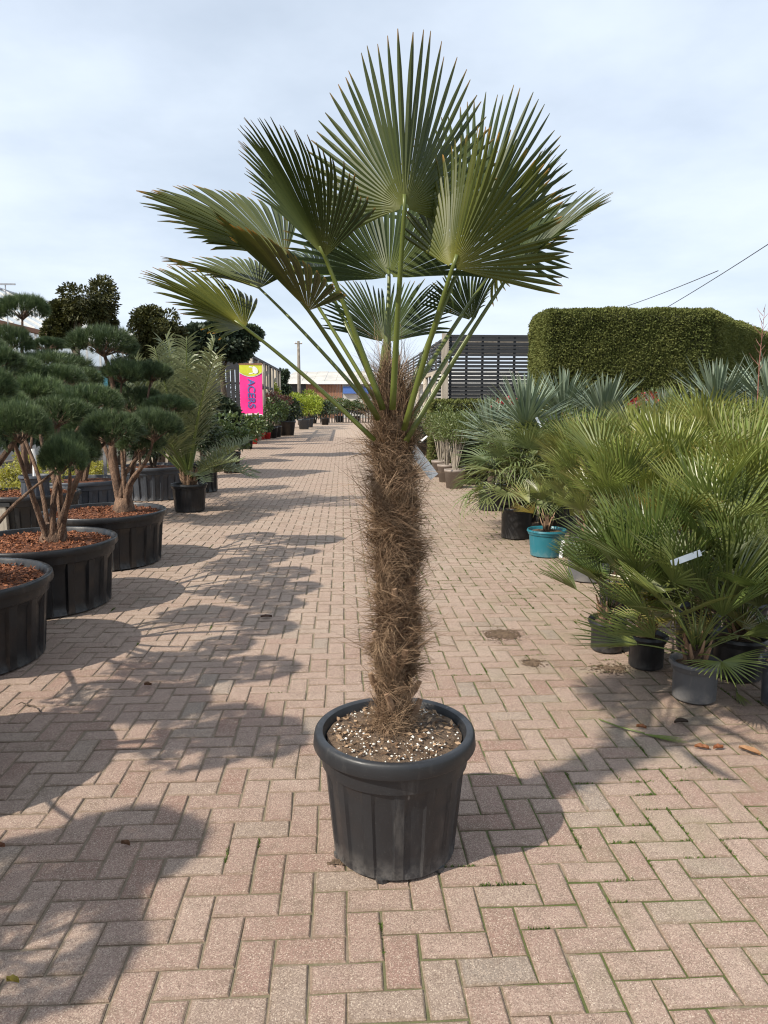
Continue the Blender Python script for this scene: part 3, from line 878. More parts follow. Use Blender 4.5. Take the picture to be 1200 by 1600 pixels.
def fan_palm(label, x, y, pot, nleaf, h, seed, mk='fan', trunk_h=.1, tint=(1, 1, 1), group='potted fan palms on the right', spread=1.0, tilt=(4, 58), droopy=False, name='fan_palm'):
    """pot = (r_top, r_bot, height, material, ribs)"""
    rg = random.Random(seed)
    t = thing(name, label, 'palm', (x, y, 0), rg.uniform(0, 6.28), group)
    rt, rb, ph, pm, ribs = pot
    _, s_r, s_z = make_pot(t, rt, rb, ph, M[pm], ribs=ribs, depth=.003, rim_h=.022, rim_w=.012, soil=.03, n=40)
    make_soil(t, s_r, s_z, M['soil'], seed, .01)
    z0 = s_z + trunk_h
    MB().tube([(0, 0, s_z - .02), (.005, 0, s_z + trunk_h * .5), (0, 0, z0 + .03)], [.038, .042, .022], 9, rough=.45, seed=seed).build('trunk', M['trunk_core'], t)
    # leaf bases
    for k in range(9):
        a = k * 2.4; e = Vector((math.cos(a), math.sin(a), 0)); z = s_z + trunk_h * (k / 9)
        MB().tube([e * .03 + Vector((0, 0, z)), e * .055 + Vector((0, 0, z + .04)), e * .075 + Vector((0, 0, z + .1))], [.011, .009, .004], 6, .6).build('leaf_base', M['stub'], t)
    reach = h - z0
    for k in range(nleaf):
        u = (k + .5) / nleaf
        pr, st = FANV[rg.randrange(5, 8) if droopy else rg.randrange(5)]
        s = reach / .82 * (1.0 - .22 * u) * rg.uniform(.86, 1.06)
        s = max(.45, min(1.5, s))
        az = k * 2.399 + rg.uniform(-.3, .3)
        tl_ = R(tilt[0] + (tilt[1] - tilt[0]) * u ** .9 + rg.uniform(-6, 6)) * spread
        mw = Matrix.Translation((0, 0, z0 - .04 * u)) @ Matrix.Rotation(az, 4, 'Z') @ Matrix.Rotation(-tl_, 4, 'X') @ Matrix.Rotation(rg.uniform(-.5, .5), 4, 'Z') @ Matrix.Scale(s, 4)
        c = rg.uniform(.62, 1.22)
        yl = rg.uniform(.9, 1.15)
        if u > .8 and rg.random() < .3: yl = 1.5; c = 1.1
        lf = obj('fan_leaf', pr[mk], t, mw=mw, color=(tint[0] * c * yl, tint[1] * c, tint[2] * c, 1))
        obj('stalk', st, lf).color = (c, c, c, 1)
    return t

SM = (.115, .09, .20)
# front row, from pixel of the pot's foot
def foot(px, py, r): 
    g_ = G(px, py); v = g_ - Vector((0, 0, 0)); v.z = 0
    return g_ + v.normalized() * r
FR = [
 # label, px, py(front of foot), pot(rt,rb,h,mat,ribs), nleaf, height, kind, tint
 ('fan palm in small scuffed grey pot, front of the right-hand row', 1083, 1103, (.130, .105, .21, 'pot_grey', 0), 24, .98, 'fan_dark', (1, 1, 1)),
 ('fan palm in small black pot with brown stub, leftmost of the near row', 947, 1023, (.118, .095, .20, 'pot_black', 0), 13, .88, 'fan_dark', (.95, 1, .95)),
 ('fan palm in black pot between the grey pot and the leftmost near pot', 1008, 1050, (.118, .095, .20, 'pot_black', 0), 20, 1.10, 'fan_dark', (1, 1.02, .95)),
 ('fan palm in black bag pot just right behind the scuffed grey pot', 1150, 1068, (.15, .13, .24, 'pot_black', 0), 20, 1.12, 'fan_dark', (1, 1, .95)),
 ('fan palm in dark slate pot cut off by the right picture edge', 1222, 1112, (.125, .1, .24, 'pot_slate', 0), 18, 1.0, 'fan_dark', (1, 1, 1)),
 ('light green fan palm in glossy teal pot with white tag', 853, 873, (.195, .155, .27, 'pot_teal', 0), 10, .92, 'fan', (1, 1, .95)),
 ('fan palm in tall charcoal pot just right of the teal pot', 918, 912, (.19, .17, .34, 'pot_grey', 0), 20, 1.30, 'fan', (.95, 1, .9)),
 ('fan palm in ribbed grey pot behind the leftmost near pot', 975, 955, (.17, .14, .3, 'pot_grey', 12), 20, 1.28, 'fan', (1, 1, .9)),
]
for k, (lb, px, py, pot, nl, h, mk, ti) in enumerate(FR):
    p = foot(px, py, pot[1])
    fan_palm(lb, p.x, p.y, pot, nl, h, 40 + k, mk, .08 if k < 5 else .14, ti, tilt=((4, 70) if k not in (1, 2) else (3, 46)) if k < 5 else ((4, 66) if k == 5 else (2, 30)))
# deeper rows, only crowns show (right, forward, height)
BK = [(1.92, 4.35, 1.26, 'fan'), (2.30, 4.55, 1.36, 'fan'), (1.68, 5.15, 1.36, 'fan'), (2.10, 5.35, 1.48, 'fan'), (2.62, 5.4, 1.50, 'fan'),
      (1.90, 6.25, 1.42, 'fan'), (2.35, 6.45, 1.55, 'fan'), (2.9, 6.5, 1.58, 'fan'), (3.35, 6.7, 1.56, 'fan'),
      (2.05, 7.5, 1.46, 'fan'), (2.65, 7.6, 1.62, 'fan'), (3.35, 7.8, 1.66, 'fan'), (3.95, 8.0, 1.64, 'fan')]
WHERE = ['second row, just behind the scuffed grey pot', 'second row, by the right picture edge', 'third row, left end, above the charcoal pot', 'third row, middle of the bank',
         'third row, at the right picture edge', 'fourth row, left end behind the teal pot', 'fourth row, below the pale yuccas', 'fourth row, right of centre of the bank', 'fourth row, at the right picture edge',
         'back row, left end near the drooping palm', 'back row, in front of the middle yucca', 'back row, in front of the big hedge', 'back row, far right below the red sapling']
for k, (r_, f_, h, mk) in enumerate(BK):
    p = W(r_, f_)
    c = rnd.uniform(.95, 1.15)
    fan_palm('bright green fan palm in the ' + WHERE[k], p.x, p.y, (.15, .12, .27, 'pot_black', 0), 19, h, 80 + k, mk, .25, (c, c, .9 * c), tilt=(2, 34))

# ---- feather palms (long drooping leaflets)
def frond_mesh(name, L, nl, arch, mat, seed, ll=.34, vee=.5, droop=.4):
    rg = np.random.default_rng(seed)
    pts = [Vector((0, L * (.10 * u + arch * u * u), L * (u - .55 * arch * u * u * u))) for u in np.linspace(0, 1, 15)]
    V = []; F = []; T = []; TN = []
    def at(u):
        k = min(13, int(u * 14)); f = u * 14 - k
        return pts[k].lerp(pts[k + 1], f), (pts[k + 1] - pts[k]).normalized()
    for sgn in (-1, 1):
        for i in range(nl):
            u = .24 + .75 * (i + rg.uniform(0, .6)) / nl
            p, d = at(min(u, .995))
            nrm = Vector((0, -d.z, d.y))
            side = Vector((sgn, 0, 0))
            prof = math.sin(min(1, (u - .2) * 1.25 + .18) * PI * .93) ** .6
            l = ll * L * max(.25, prof) * rg.uniform(.85, 1.1)
            dr = (side * (.8) + d * rg.uniform(.55, .95) + nrm * vee * rg.uniform(.5, 1.2)).normalized()
            w = .0085 * (L / 1.2) ** .5
            wd = d.cross(dr).cross(dr).normalized()
            tn = rg.random(); o = len(V)
            dg = droop * rg.uniform(.4, 1.5)
            for s, ww in ((0, .6), (.35, 1), (.7, .75), (1, .05)):
                c = p + dr * (l * s) + Vector((0, 0, -dg * l * s * s))
                V += [c - wd * w * ww, c + wd * w * ww]; T += [s, s]; TN += [tn, tn]
            for s in range(3): F.append((o + 2*s, o + 2*s + 1, o + 2*s + 3, o + 2*s + 2))
    me = mesh_np(name, [v[:] for v in V], F, tone=TN, t=T, mat=mat)
    st = MB().tube(pts, [.016 * L * (1 - .85 * u) for u in np.linspace(0, 1, 15)], 6, .6).mesh('stalk', M['fan_stalk'], True)
    return me, st
def feather_palm(label, loc, pot, nf, L, mat, seed, tilt=(5, 68), arches=(.12, .3, .5), droop=.4, trunk_h=.12, tint=(1, 1, 1)):
    rg = random.Random(seed)
    t = thing('feather_palm', label, 'palm', loc, 0)
    rt, rb, ph, pm, ribs = pot
    _, s_r, s_z = make_pot(t, rt, rb, ph, M[pm], ribs=ribs, depth=.004, rim_h=.03, rim_w=.015, soil=.04, n=48)
    make_soil(t, s_r, s_z, M['soil'], seed, .015)
    MB().tube([(0, 0, s_z - .02), (0, 0, s_z + trunk_h * .6), (0, 0, s_z + trunk_h + .05)], [.085, .09, .05], 12, rough=.4, seed=seed).build('trunk', M['trunk_core'], t)
    for k in range(14):
        a = k * 2.4; e = Vector((math.cos(a), math.sin(a), 0)); z = s_z + trunk_h * k / 14
        MB().tube([e * .07 + Vector((0, 0, z)), e * .1 + Vector((0, 0, z + .06)), e * .125 + Vector((0, 0, z + .15))], [.022, .018, .009], 6, .5).build('leaf_base', M['stub'], t)
    var = [frond_mesh('frond', L, 46, a, mat, seed * 7 + q, droop=droop) for q, a in enumerate(arches)]
    for k in range(nf):
        u = (k + .5) / nf
        me, st = var[min(len(var) - 1, int(u * len(var)))]
        az = k * 2.399 + rg.uniform(-.25, .25); tl_ = tilt[0] + (tilt[1] - tilt[0]) * u + rg.uniform(-5, 5); fs = rg.uniform(.85, 1.08)
        if -math.sin(az) > .3 and tl_ > 13: tl_ = 48 + 14 * u; fs *= .55
        mw = Matrix.Translation((0, 0, s_z + trunk_h - .03)) @ Matrix.Rotation(az, 4, 'Z') @ Matrix.Rotation(-R(tl_), 4, 'X') @ Matrix.Rotation(rg.uniform(-.4, .4), 4, 'Z') @ Matrix.Scale(fs, 4)
        c = rg.uniform(.85, 1.15)
        lf = obj('frond', me, t, mw=mw, color=(tint[0] * c, tint[1] * c, tint[2] * c, 1))
        obj('stalk', st, lf)
    return t
p = foot(297, 801, .2)
feather_palm('grey green jelly palm with arching feather fronds in black pot, left row', p, (.255, .205, .39, 'pot_black', 12), 32, 1.95, M['butia'], 3, tilt=(1, 38), arches=(.05, .16, .34), droop=.35)
for k, (lb, q_, h_, n_) in enumerate((('narrow leaved drooping palm in black pot left of the teal pot', foot(806, 845, .2), 1.42, 26), ('narrow leaved drooping palm behind the black pot, nearest the path', W(1.62, 8.8), 1.5, 24),
        ('narrow leaved drooping palm behind the teal pot', W(2.0, 8.6), 1.55, 22), ('narrow leaved drooping palm in front of the left yucca', W(2.25, 9.3), 1.55, 18))):
    fan_palm(lb, q_.x, q_.y, (.19, .165, .35, 'pot_black', 0), n_, h_, 140 + k, 'butia_lime', .22, (1, 1, .95), 'drooping palms left of the fan palms', tilt=(8, 84), droopy=True, name='drooping_palm')

# ---- yuccas
def yucca(label, loc, stem_h, n, L, seed, tint=(1, 1, 1)):
    rg = np.random.default_rng(seed)
    t = thing('yucca', label, 'yucca', loc, 0, 'blue green yuccas below the hedge')
    _, s_r, s_z = make_pot(t, .2, .17, .36, M['pot_black'], ribs=0, rim_h=.03, rim_w=.015, n=40)
    make_soil(t, s_r, s_z, M['soil'], seed)
    MB().tube([(0, 0, s_z - .02), (.02, 0, s_z + (stem_h - s_z) * .5), (0, 0, stem_h + .04)], [.06, .05, .045], 10, rough=.4, seed=seed).build('trunk', M['bark_dark'], t)
    V = []; F = []; T = []; TN = []
    for i in range(n):
        u = (i + .5) / n; az = i * 2.399 + rg.normal(0, .15); ti = R(3 + 82 * u ** .9) + rg.normal(0, .08)
        d = Vector((math.cos(az) * math.sin(ti), math.sin(az) * math.sin(ti), math.cos(ti)))
        sd_ = Vector((-math.sin(az), math.cos(az), 0)); nr = sd_.cross(d)
        l = L * (.75 + .3 * math.sin(u * PI)) * rg.uniform(.85, 1.1); w = .019 * rg.uniform(.8, 1.15)
        p0 = Vector((0, 0, stem_h + .06 - .12 * u)) + d * .03
        bend = rg.uniform(.02, .16) + (.25 if rg.random() < .12 else 0); tn = rg.random(); o = len(V)
        for s, ww in ((0, .55), (.3, 1), (.65, .8), (.9, .35), (1, .03)):
            c = p0 + d * l * s + Vector((0, 0, -bend * l * s * s))
            V += [(c - sd_ * w * ww + nr * w * ww * .35)[:], c[:], (c + sd_ * w * ww + nr * w * ww * .35)[:]]; T += [s] * 3; TN += [tn] * 3
        for s in range(4):
            for q in (0, 1): F.append((o + 3*s + q, o + 3*s + q + 1, o + 3*s + q + 4, o + 3*s + q + 3))
    o = obj('leaf_rosette', mesh_np('leaf_rosette', V, F, tone=TN, t=T, mat=M['yucca']), t, color=(*tint, 1))
    tag(o, kind='stuff')
    return t
YU = [('yucca with grey green swords at the left of the yucca row', 822, 9.4, 1.42, .62), ('yucca with broad swords left of centre, in front of the hedge corner', 880, 10.3, 1.55, .58),
      ('pale yucca in the middle of the row, below the hedge', 945, 9.6, 1.48, .55), ('small yucca right of centre, below the hedge middle', 1045, 9.8, 1.4, .48),
      ('big dark yucca beside the red sapling', 1120, 9.6, 1.62, .62), ('big yucca at the right picture edge', 1205, 9.2, 1.60, .66), ('low yucca behind the drooping palm', 770, 10.4, 1.25, .5)]
for k, (lb, px, f_, sh, L) in enumerate(YU):
    q = P(px, 640, f_)
    c = rnd.uniform(.85, 1.15)
    yucca(lb, (q.x, q.y, 0), sh - .22, 150, L * 1.25, 500 + k, (c, c, c))
# red-stemmed sapling
sp_ = P(1181, 640, 9.0)
sap = thing('sapling', 'thin bare red stemmed sapling standing above the yuccas at right', 'sapling', (sp_.x, sp_.y, 0))
ms_ = mat_plain('red_stem', (.16, .05, .04), (.28, .13, .09), 20, .6, .2)
MB().lathe([(.1, 0), (.12, .22), (.125, .24), (.11, .24), (.1, .2)], 24, cap=True).build('pot', M['pot_black'], sap, True)
MB().tube([(0, 0, .2), (.02, 0, 1.2), (0, 0, 2.0), (.02, 0, 2.62)], [.01, .009, .006, .002], 6).build('stem', ms_, sap)
for k in range(16):
    z = 1.9 + .045 * k; a = k * 2.4; l = rnd.uniform(.05, .13)
    MB().tube([(.005, 0, z), (math.cos(a) * l * .6, math.sin(a) * l * .6, z + l * .7), (math.cos(a) * l, math.sin(a) * l, z + l * 1.3)], [.004, .003, .001], 4).build('twig', ms_, sap)

# ================================================================== CLOUD-PRUNED PINES (left)
def pad_mesh(seed, r=.25, h=.15, ntuft=520, nneed=32, nl=.066):
    """cushion of pine shoots, each a brush of needles"""
    rg = np.random.default_rng(seed)
    # lumpy cushion: several overlapping domes
    lob = 9
    C = np.zeros((lob, 3)); a = rg.uniform(0, 2 * PI, lob); rr = np.sqrt(rg.random(lob)) * r * .62
    C[:, 0] = np.cos(a) * rr; C[:, 1] = np.sin(a) * rr; C[:, 2] = rg.uniform(-.02, .02, lob); C[0] = 0
    sr_ = rg.uniform(.42, .62, lob) * r; sr_[0] = r * .7
    k = rg.integers(0, lob, ntuft * 3)
    d = rg.normal(size=(ntuft * 3, 3)); d[:, 2] = np.abs(d[:, 2]) * 1.0 - .25; d /= np.linalg.norm(d, axis=1, keepdims=True)
    p = C[k] + d * sr_[k][:, None] * np.array([1, 1, h / r * 1.25])
    # keep those not buried in another dome
    q = (p[:, None] - C[None]) / (sr_[None, :, None] * np.array([1, 1, h / r * 1.25]))
    ins = (np.linalg.norm(q, axis=2) < .93).sum(1)
    idx = np.where(ins == 0)[0][:ntuft]
    p = p[idx]; d = d[idx]; n = len(idx)
    d = d * .8 + np.array([0, 0, .75]); d += rg.normal(0, .22, d.shape); d /= np.linalg.norm(d, axis=1, keepdims=True)
    # needles
    P_ = np.repeat(p, nneed, 0); D = np.repeat(d, nneed, 0); m_ = len(P_)
    s = rg.random((m_, 1)); base = P_ - D * .015 + D * s * .045
    nd = D * rg.uniform(.7, 1.5, (m_, 1)) + rg.normal(0, .42, (m_, 3)); nd /= np.linalg.norm(nd, axis=1, keepdims=True)
    L = nl * rg.uniform(.7, 1.2, (m_, 1))
    sd_ = np.cross(nd, rg.normal(size=(m_, 3))); sd_ /= np.linalg.norm(sd_, axis=1, keepdims=True)
    V = np.empty((m_, 3, 3)); V[:, 0] = base - sd_ * .0019; V[:, 1] = base + sd_ * .0019; V[:, 2] = base + nd * L
    tone = np.clip(np.repeat(rg.normal(.42, .42, n), nneed) + rg.normal(0, .12, m_), 0, 1)
    return mesh_np('foliage_pad', V.reshape(-1, 3), np.arange(m_ * 3).reshape(-1, 3), tone=np.repeat(tone, 3), mat=M['needle'])
PADS = [pad_mesh(600 + k) for k in range(5)]
TWIGS = []
for k in range(3):
    rg_ = random.Random(70 + k); b_ = MB()
    for i in range(22):
        a = rg_.uniform(0, 2 * PI); rr = rg_.uniform(.07, .2)
        e = Vector((math.cos(a) * rr, math.sin(a) * rr, rg_.uniform(-.01, .08)))
        b_.tube([(0, 0, -.07), e * .5 + Vector((0, 0, -.03)), e], [.006, .0045, .002], 5)
    TWIGS.append(b_.mesh('twig', M['bark_pine']))

def pine(label, base, pot, pads, seed, lean=None, stems=4, trunk_r=.05, name='cloud_pruned_pine', has_pot=True):
    rg = random.Random(seed)
    base = Vector(base)
    t = thing(name, label, 'pine', base, 0, 'cloud pruned pines on the left')
    s_z = 0.0
    if has_pot:
        rt, rb, ph, pm, ribs = pot
        _, s_r, s_z = make_pot(t, rt, rb, ph, M[pm], ribs=ribs, depth=.02, rim_h=.05, rim_w=.028, soil=.045, n=128)
        make_soil(t, s_r, s_z, M['mulch'], seed, .03, 'mulch')
        chips(t, s_r, s_z, 2600, .026, M['chip'], 'bark_chip', seed, .03)
    off = lean or Vector((0, 0, 0))
    root = Vector((off.x, off.y, s_z))
    for k, (c, hw, hh) in enumerate(pads):
        q = c - base
        e = q - Vector((0, 0, hh * .45))
        # stem rises from the root, kinks, then reaches for the pad
        st = root + Vector((rg.uniform(-.06, .06), rg.uniform(-.06, .06), -.02))
        hzt = Vector((e.x - st.x, e.y - st.y, 0))
        m1 = st + hzt * rg.uniform(.12, .3) + Vector((rg.uniform(-.05, .05), rg.uniform(-.05, .05), (e.z - st.z) * rg.uniform(.35, .45)))
        m2 = st + hzt * rg.uniform(.55, .75) + Vector((rg.uniform(-.05, .05), rg.uniform(-.05, .05), (e.z - st.z) * rg.uniform(.65, .8)))
        pts = []
        ctrl = [st, m1, m2, e]
        for i in range(3):
            a0 = ctrl[max(0, i - 1)]; a1 = ctrl[i]; a2 = ctrl[i + 1]; a3 = ctrl[min(3, i + 2)]
            for u in (0, .33, .66):
                pts.append(.5 * ((2 * a1) + (a2 - a0) * u + (2*a0 - 5*a1 + 4*a2 - a3) * u*u + (3*a1 - a0 - 3*a2 + a3) * u**3))
        pts.append(e)
        r0 = trunk_r * rg.uniform(.5, .8) * (1.25 if k == 0 else .7)
        rad = [r0 * (1 - .72 * i / (len(pts) - 1)) for i in range(len(pts))]
        MB().tube(pts, rad, 9, rough=.22, seed=seed + k).build('branch', M['bark_pine'], t, True)
        az = rg.uniform(0, 6.28)
        sx = hw / .25 * .86; sz_ = hh / .15 * .9
        c_ = rg.uniform(.85, 1.15)
        obj('foliage_pad', PADS[rg.randrange(5)], t, loc=q - Vector((0, 0, hh * .35)), rot=(rg.uniform(-.1, .1), rg.uniform(-.1, .1), az), scale=(sx, sx * rg.uniform(.9, 1.1), sz_), color=(c_, c_, c_, 1))
        obj('twig', TWIGS[rg.randrange(3)], t, loc=q - Vector((0, 0, hh * .35)), rot=(0, 0, az), scale=(sx, sx, sz_))
    # root flare
    MB().tube([root + Vector((0, 0, -.03)), root + Vector((0, 0, .05)), root + Vector((.01, 0, .16))], [trunk_r * 2.2, trunk_r * 1.75, trunk_r * 1.2], 12, rough=.2, seed=seed).build('trunk', M['bark_pine'], t, True)
    return t
def pads_px(lst):
    return [(P(px, py, f), hw * f / FPX * 1.02, hh * f / FPX) for px, py, f, hw, hh in lst]
PT = (.57, .50, .50, 'pot_black', 20)
# pine 1: second pot from the front
b1 = W((52 - 600) / FPX * 5.45, 5.42)
pine('cloud pruned pine in wide black tub with bark mulch, nearest one whose trunks show', b1, PT, pads_px([
    (172, 668, 5.1, 54, 36), (142, 622, 5.6, 54, 28), (55, 612, 5.7, 66, 34), (85, 645, 5.2, 58, 32), (8, 640, 5.0, 44, 36), (20, 575, 5.9, 50, 26), (108, 700, 5.0, 46, 34), (100, 585, 6.1, 40, 20)]), 11, lean=W(.12, 0))
# pine 2: third pot
b2 = W((160 - 600) / FPX * 6.95, 6.92)
pine('cloud pruned pine in wide black tub behind the nearest mulched tub', b2, PT, pads_px([
    (160, 533, 6.9, 54, 30), (190, 578, 7.0, 40, 26), (236, 580, 7.1, 34, 22), (240, 664, 6.6, 42, 34), (262, 632, 7.1, 38, 20), (205, 625, 7.2, 46, 26), (215, 690, 6.8, 40, 24), (120, 590, 7.3, 40, 24)]), 12, lean=W(.18, .02), trunk_r=.06)
# pine 3: tub cut by the left edge
b3 = W((-94 - 600) / FPX * 4.22, 4.18)
pine('cloud pruned pine in black mulched tub cut off by the left picture edge', b3, PT, pads_px([
    (30, 660, 4.0, 50, 42), (95, 712, 4.3, 40, 36), (-40, 600, 4.2, 60, 40), (-70, 690, 3.7, 60, 40), (-110, 640, 4.3, 60, 40), (-150, 590, 4.2, 70, 40), (-20, 560, 4.4, 50, 30), (-60, 540, 4.5, 60, 30)]) + [(W(-2.13, 3.30, 1.18), .27, .16), (W(-1.98, 3.2, 1.5), .24, .15), (W(-2.45, 3.35, 1.38), .28, .16), (W(-2.3, 3.1, .92), .24, .14)], 13)
# pine 4: mostly out of frame, throws the near shadows
b4 = W(-2.085, 2.66)
pine('cloud pruned pine in slate tub, only its tub edge shows at left', b4, (.50, .43, .50, 'pot_slate', 22), [
    (W(-1.75, 2.45, 1.18), .24, .14), (W(-2.05, 2.45, 1.45), .26, .15), (W(-2.35, 2.25, 1.1), .26, .15), (W(-2.3, 2.85, 1.3), .25, .15), (W(-2.0, 2.95, 1.02), .22, .13), (W(-2.55, 2.6, 1.62), .26, .15), (W(-2.05, 2.2, 1.72), .22, .13), (W(-1.72, 1.8, .98), .2, .12)], 14)
b5_ = W(-2.15, 1.35)
pine('cloud pruned pine beside the camera whose shadow falls on the near bricks', b5_, (.50, .43, .50, 'pot_black', 22), [
    (W(-2.0, 1.2, 1.2), .28, .15), (W(-2.2, 1.5, 1.5), .28, .15), (W(-2.3, 1.0, 1.0), .28, .15), (W(-1.9, .95, .95), .22, .13), (W(-2.5, 1.3, 1.6), .28, .15), (W(-2.15, 1.45, .85), .25, .14)], 15)
# taller pine further back on the left
b6 = W((40 - 600) / FPX * 8.4, 8.4)
pine('tall slim pine with one small flat top, left background', b6, PT, pads_px([
    (34, 480, 8.4, 38, 25), (12, 528, 8.2, 38, 26), (70, 572, 8.4, 66, 30), (72, 538, 8.8, 30, 14), (20, 590, 8.6, 50, 26)]), 16, trunk_r=.05)

# ---- other big tubs on the left
def tub(label, base, pot, seed, plant):
    t = thing('planted_tub', label, 'tub', base)
    rt, rb, ph, pm, ribs = pot
    _, s_r, s_z = make_pot(t, rt, rb, ph, M[pm], ribs=ribs, depth=.02, rim_h=.05, rim_w=.028, soil=.045, n=96)
    make_soil(t, s_r, s_z, M['mulch'], seed, .02, 'mulch')
    plant(t, s_z, seed)
    return t
def crown(parent, c, rad, n, size, asp, mat, seed, lobes=14, name='crown', lob=.42, tint=1.0, low=-.6, updir=0.0):
    rg = np.random.default_rng(seed)
    p, d = crown_points(rad, n, rg, lobes, lob, .5, low)
    d = d / (np.linalg.norm(d, axis=1, keepdims=True) + 1e-9) + rg.normal(0, .45, d.shape); d[:, 2] += updir
    V, F, tn = leaf_quads(p, d, size, asp, rg, .1)
    return obj(name, mesh_np(name, V, F, tone=tn, mat=mat), parent, loc=c, color=(tint, tint, tint, 1))
def stems(parent, z, h, n, spread, mat, seed, r=.008, name='stem'):
    rg = random.Random(seed)
    for k in range(n):
        a = rg.uniform(0, 2 * PI); q = rg.uniform(.3, 1)
        MB().tube([(math.cos(a) * .03 * q, math.sin(a) * .03 * q, z), (math.cos(a) * spread * q * .5, math.sin(a) * spread * q * .5, z + h * .5), (math.cos(a) * spread * q, math.sin(a) * spread * q, z + h)],
                  [r, r * .8, r * .4], 6).build(name, mat, parent)
def pl_dark(t, z, s):
    stems(t, z, .6, 5, .3, M['bark_dark'], s, .025)
    crown(t, (0, 0, z + .45), (.6, .6, .45), 5200, .05, .4, M['shrub_dark'], s)
tub('dark leafy shrub in wide slate tub behind the jelly palm pot', W((240 - 600) / FPX * 11.8, 11.75), (.56, .49, .52, 'pot_slate', 26), 31, pl_dark)
def pl_pine(t, z, s):
    stems(t, z, .7, 4, .35, M['bark_pine'], s, .03)
    for k, (x, y, q) in enumerate(((0, 0, .7), (.3, .1, .55), (-.3, .1, .6), (.05, -.2, .5))):
        obj('foliage_pad', PADS[k % 5], t, loc=(x, y, z + q), scale=(1.0, 1.0, .9))
tub('small pine in slate tub seen between the trunks of the mulched tubs', W((130 - 600) / FPX * 9.7, 9.65), (.56, .49, .52, 'pot_slate', 26), 32, pl_pine)
def pl_tall(t, z, s):
    stems(t, z, .8, 5, .2, M['bark_dark'], s, .02)
    crown(t, (0, 0, z + .55), (.42, .42, .5), 3800, .06, .4, M['shrub_dark'], s)
tub('dark shrub in black tub right behind the jelly palm', W((318 - 600) / FPX * 12.6, 12.6), (.26, .22, .5, 'pot_black', 14), 33, pl_tall)

# ---- golden shrubs and bench behind the pines
for k, (px, py, f_, nm) in enumerate(((22, 742, 9.6, 'at the far left behind the pines'), (58, 752, 9.3, 'low behind the nearest trunks'), (48, 722, 11.2, 'behind the small grey tub at left'), (118, 742, 11.2, 'between the pine trunks'), (8, 770, 8.9, 'by the left picture edge'), (150, 735, 12.4, 'in the gap left of the thick pine trunk'))):
    q = P(px, py, f_)
    t = thing('golden_shrub', 'small golden yellow shrub ' + nm, 'shrub', (q.x, q.y, 0), 0, 'golden shrubs behind the pines')
    zc = max(.3, q.z)
    MB().lathe([(.1, 0), (.13, zc - .12), (.14, zc - .1), (.12, zc - .1), (.11, zc - .16)], 24, cap=True).build('pot', M['pot_black'], t, True)
    stems(t, zc - .15, .16, 5, .12, M['bark_dark'], k)
    crown(t, (0, 0, zc), (.3, .3, .2), 1500, .035, .5, M['shrub_gold'], 700 + k, 9)
q = P(55, 755, 8.2)
t = thing('planted_tub', 'small slate tub with white stake behind the nearest pine trunks', 'tub', (q.x, q.y, 0))
zt_ = P(55, 742, 8.2).z
_, s_r, s_z = make_pot(t, .17, .15, zt_, M['pot_slate'], ribs=14, depth=.006, rim_h=.03, rim_w=.015, n=64)
make_soil(t, s_r, s_z, M['soil'], 1)
MB().tube([(0, 0, s_z - .02), (.01, 0, s_z + .2), (.0, 0, s_z + .34)], [.025, .024, .022], 8).build('stake', M['white'], t)
q = W(-4.6, 8.3)
bench = thing('display_bench', 'low dark plant bench with sagging cover at far left', 'bench', q)
bt = MB(); bt.box((-1.2, -.5, .40), (.55, .5, .44)); bt.build('top', M['black'], bench)
for x_ in (-1.1, .1, .45):
    for y_ in (-.4, .4): MB().box((x_ - .05, y_ - .09, 0), (x_ + .05, y_ + .09, .4)).build('leg', M['wood_grey'], bench)
# ---- teal poster on a stand
q = P(156, 590, 10.2)
t = thing('poster_stand', 'teal printed poster with dark header behind the pines', 'poster', (q.x, q.y, 0))
wv_ = 23 * 10.2 / FPX / 2
MB().box((-wv_, -.01, q.z - .17), (wv_, .01, q.z + .09)).build('print', M['teal_print'], t)
MB().box((-wv_, -.014, q.z + .091), (wv_, .014, q.z + .15)).build('header', M['black'], t)
MB().box((-.02, .012, 0), (.02, .03, q.z + .1)).build('post', M['steel'], t)

# ================================================================== DARK CLOUD-PRUNED CONIFERS, FAR PINE
def conifer(label, px, pyb, f_, clumps, seed, mat='hinoki', size=.07, name='cloud_pruned_conifer', group=None, dens=1.0):
    q = P(px, pyb, f_); base = Vector((q.x, q.y, 0))
    t = thing(name, label, 'conifer', base, 0, group)
    rg = random.Random(seed)
    top = max(c[1] for c in [(0, P(a, b, f_ + df).z) for a, b, df, w, h in clumps])
    MB().tube([(0, 0, 0), (.06, .02, top * .35), (-.04, 0, top * .7), (0, 0, top * .95)], [.11, .09, .065, .03], 9, rough=.2, seed=seed).build('trunk', M['bark_dark'], t, True)
    for k, (a, b, df, w, h) in enumerate(clumps):
        c = P(a, b, f_ + df); hw = w * f_ / FPX; hh = h * f_ / FPX
        lc = c - base
        MB().tube([(0, 0, max(.3, lc.z - .5)), (lc.x * .5, lc.y * .5, lc.z - hh * .5), lc], [.04, .03, .015], 6).build('branch', M['bark_dark'], t)
        crown(t, lc, (hw, hw, hh), int(6500 * dens), size, .5, M[mat], seed * 9 + k, 16, 'foliage_clump', .42, rg.uniform(.85, 1.15), -.8)
    return t
conifer('dark cloud pruned conifer with big round top, left background', 128, 640, 13.5, [(143, 472, 0, 42, 38), (100, 495, .2, 26, 30), (92, 520, .1, 22, 24), (160, 500, .4, 24, 20)], 21)
conifer('dark clipped conifer right of the round topped one, behind the jelly palm', 245, 640, 14.5, [(240, 508, 0, 40, 34), (262, 530, .2, 34, 28), (225, 545, 0, 30, 24), (255, 560, .2, 36, 26)], 22)
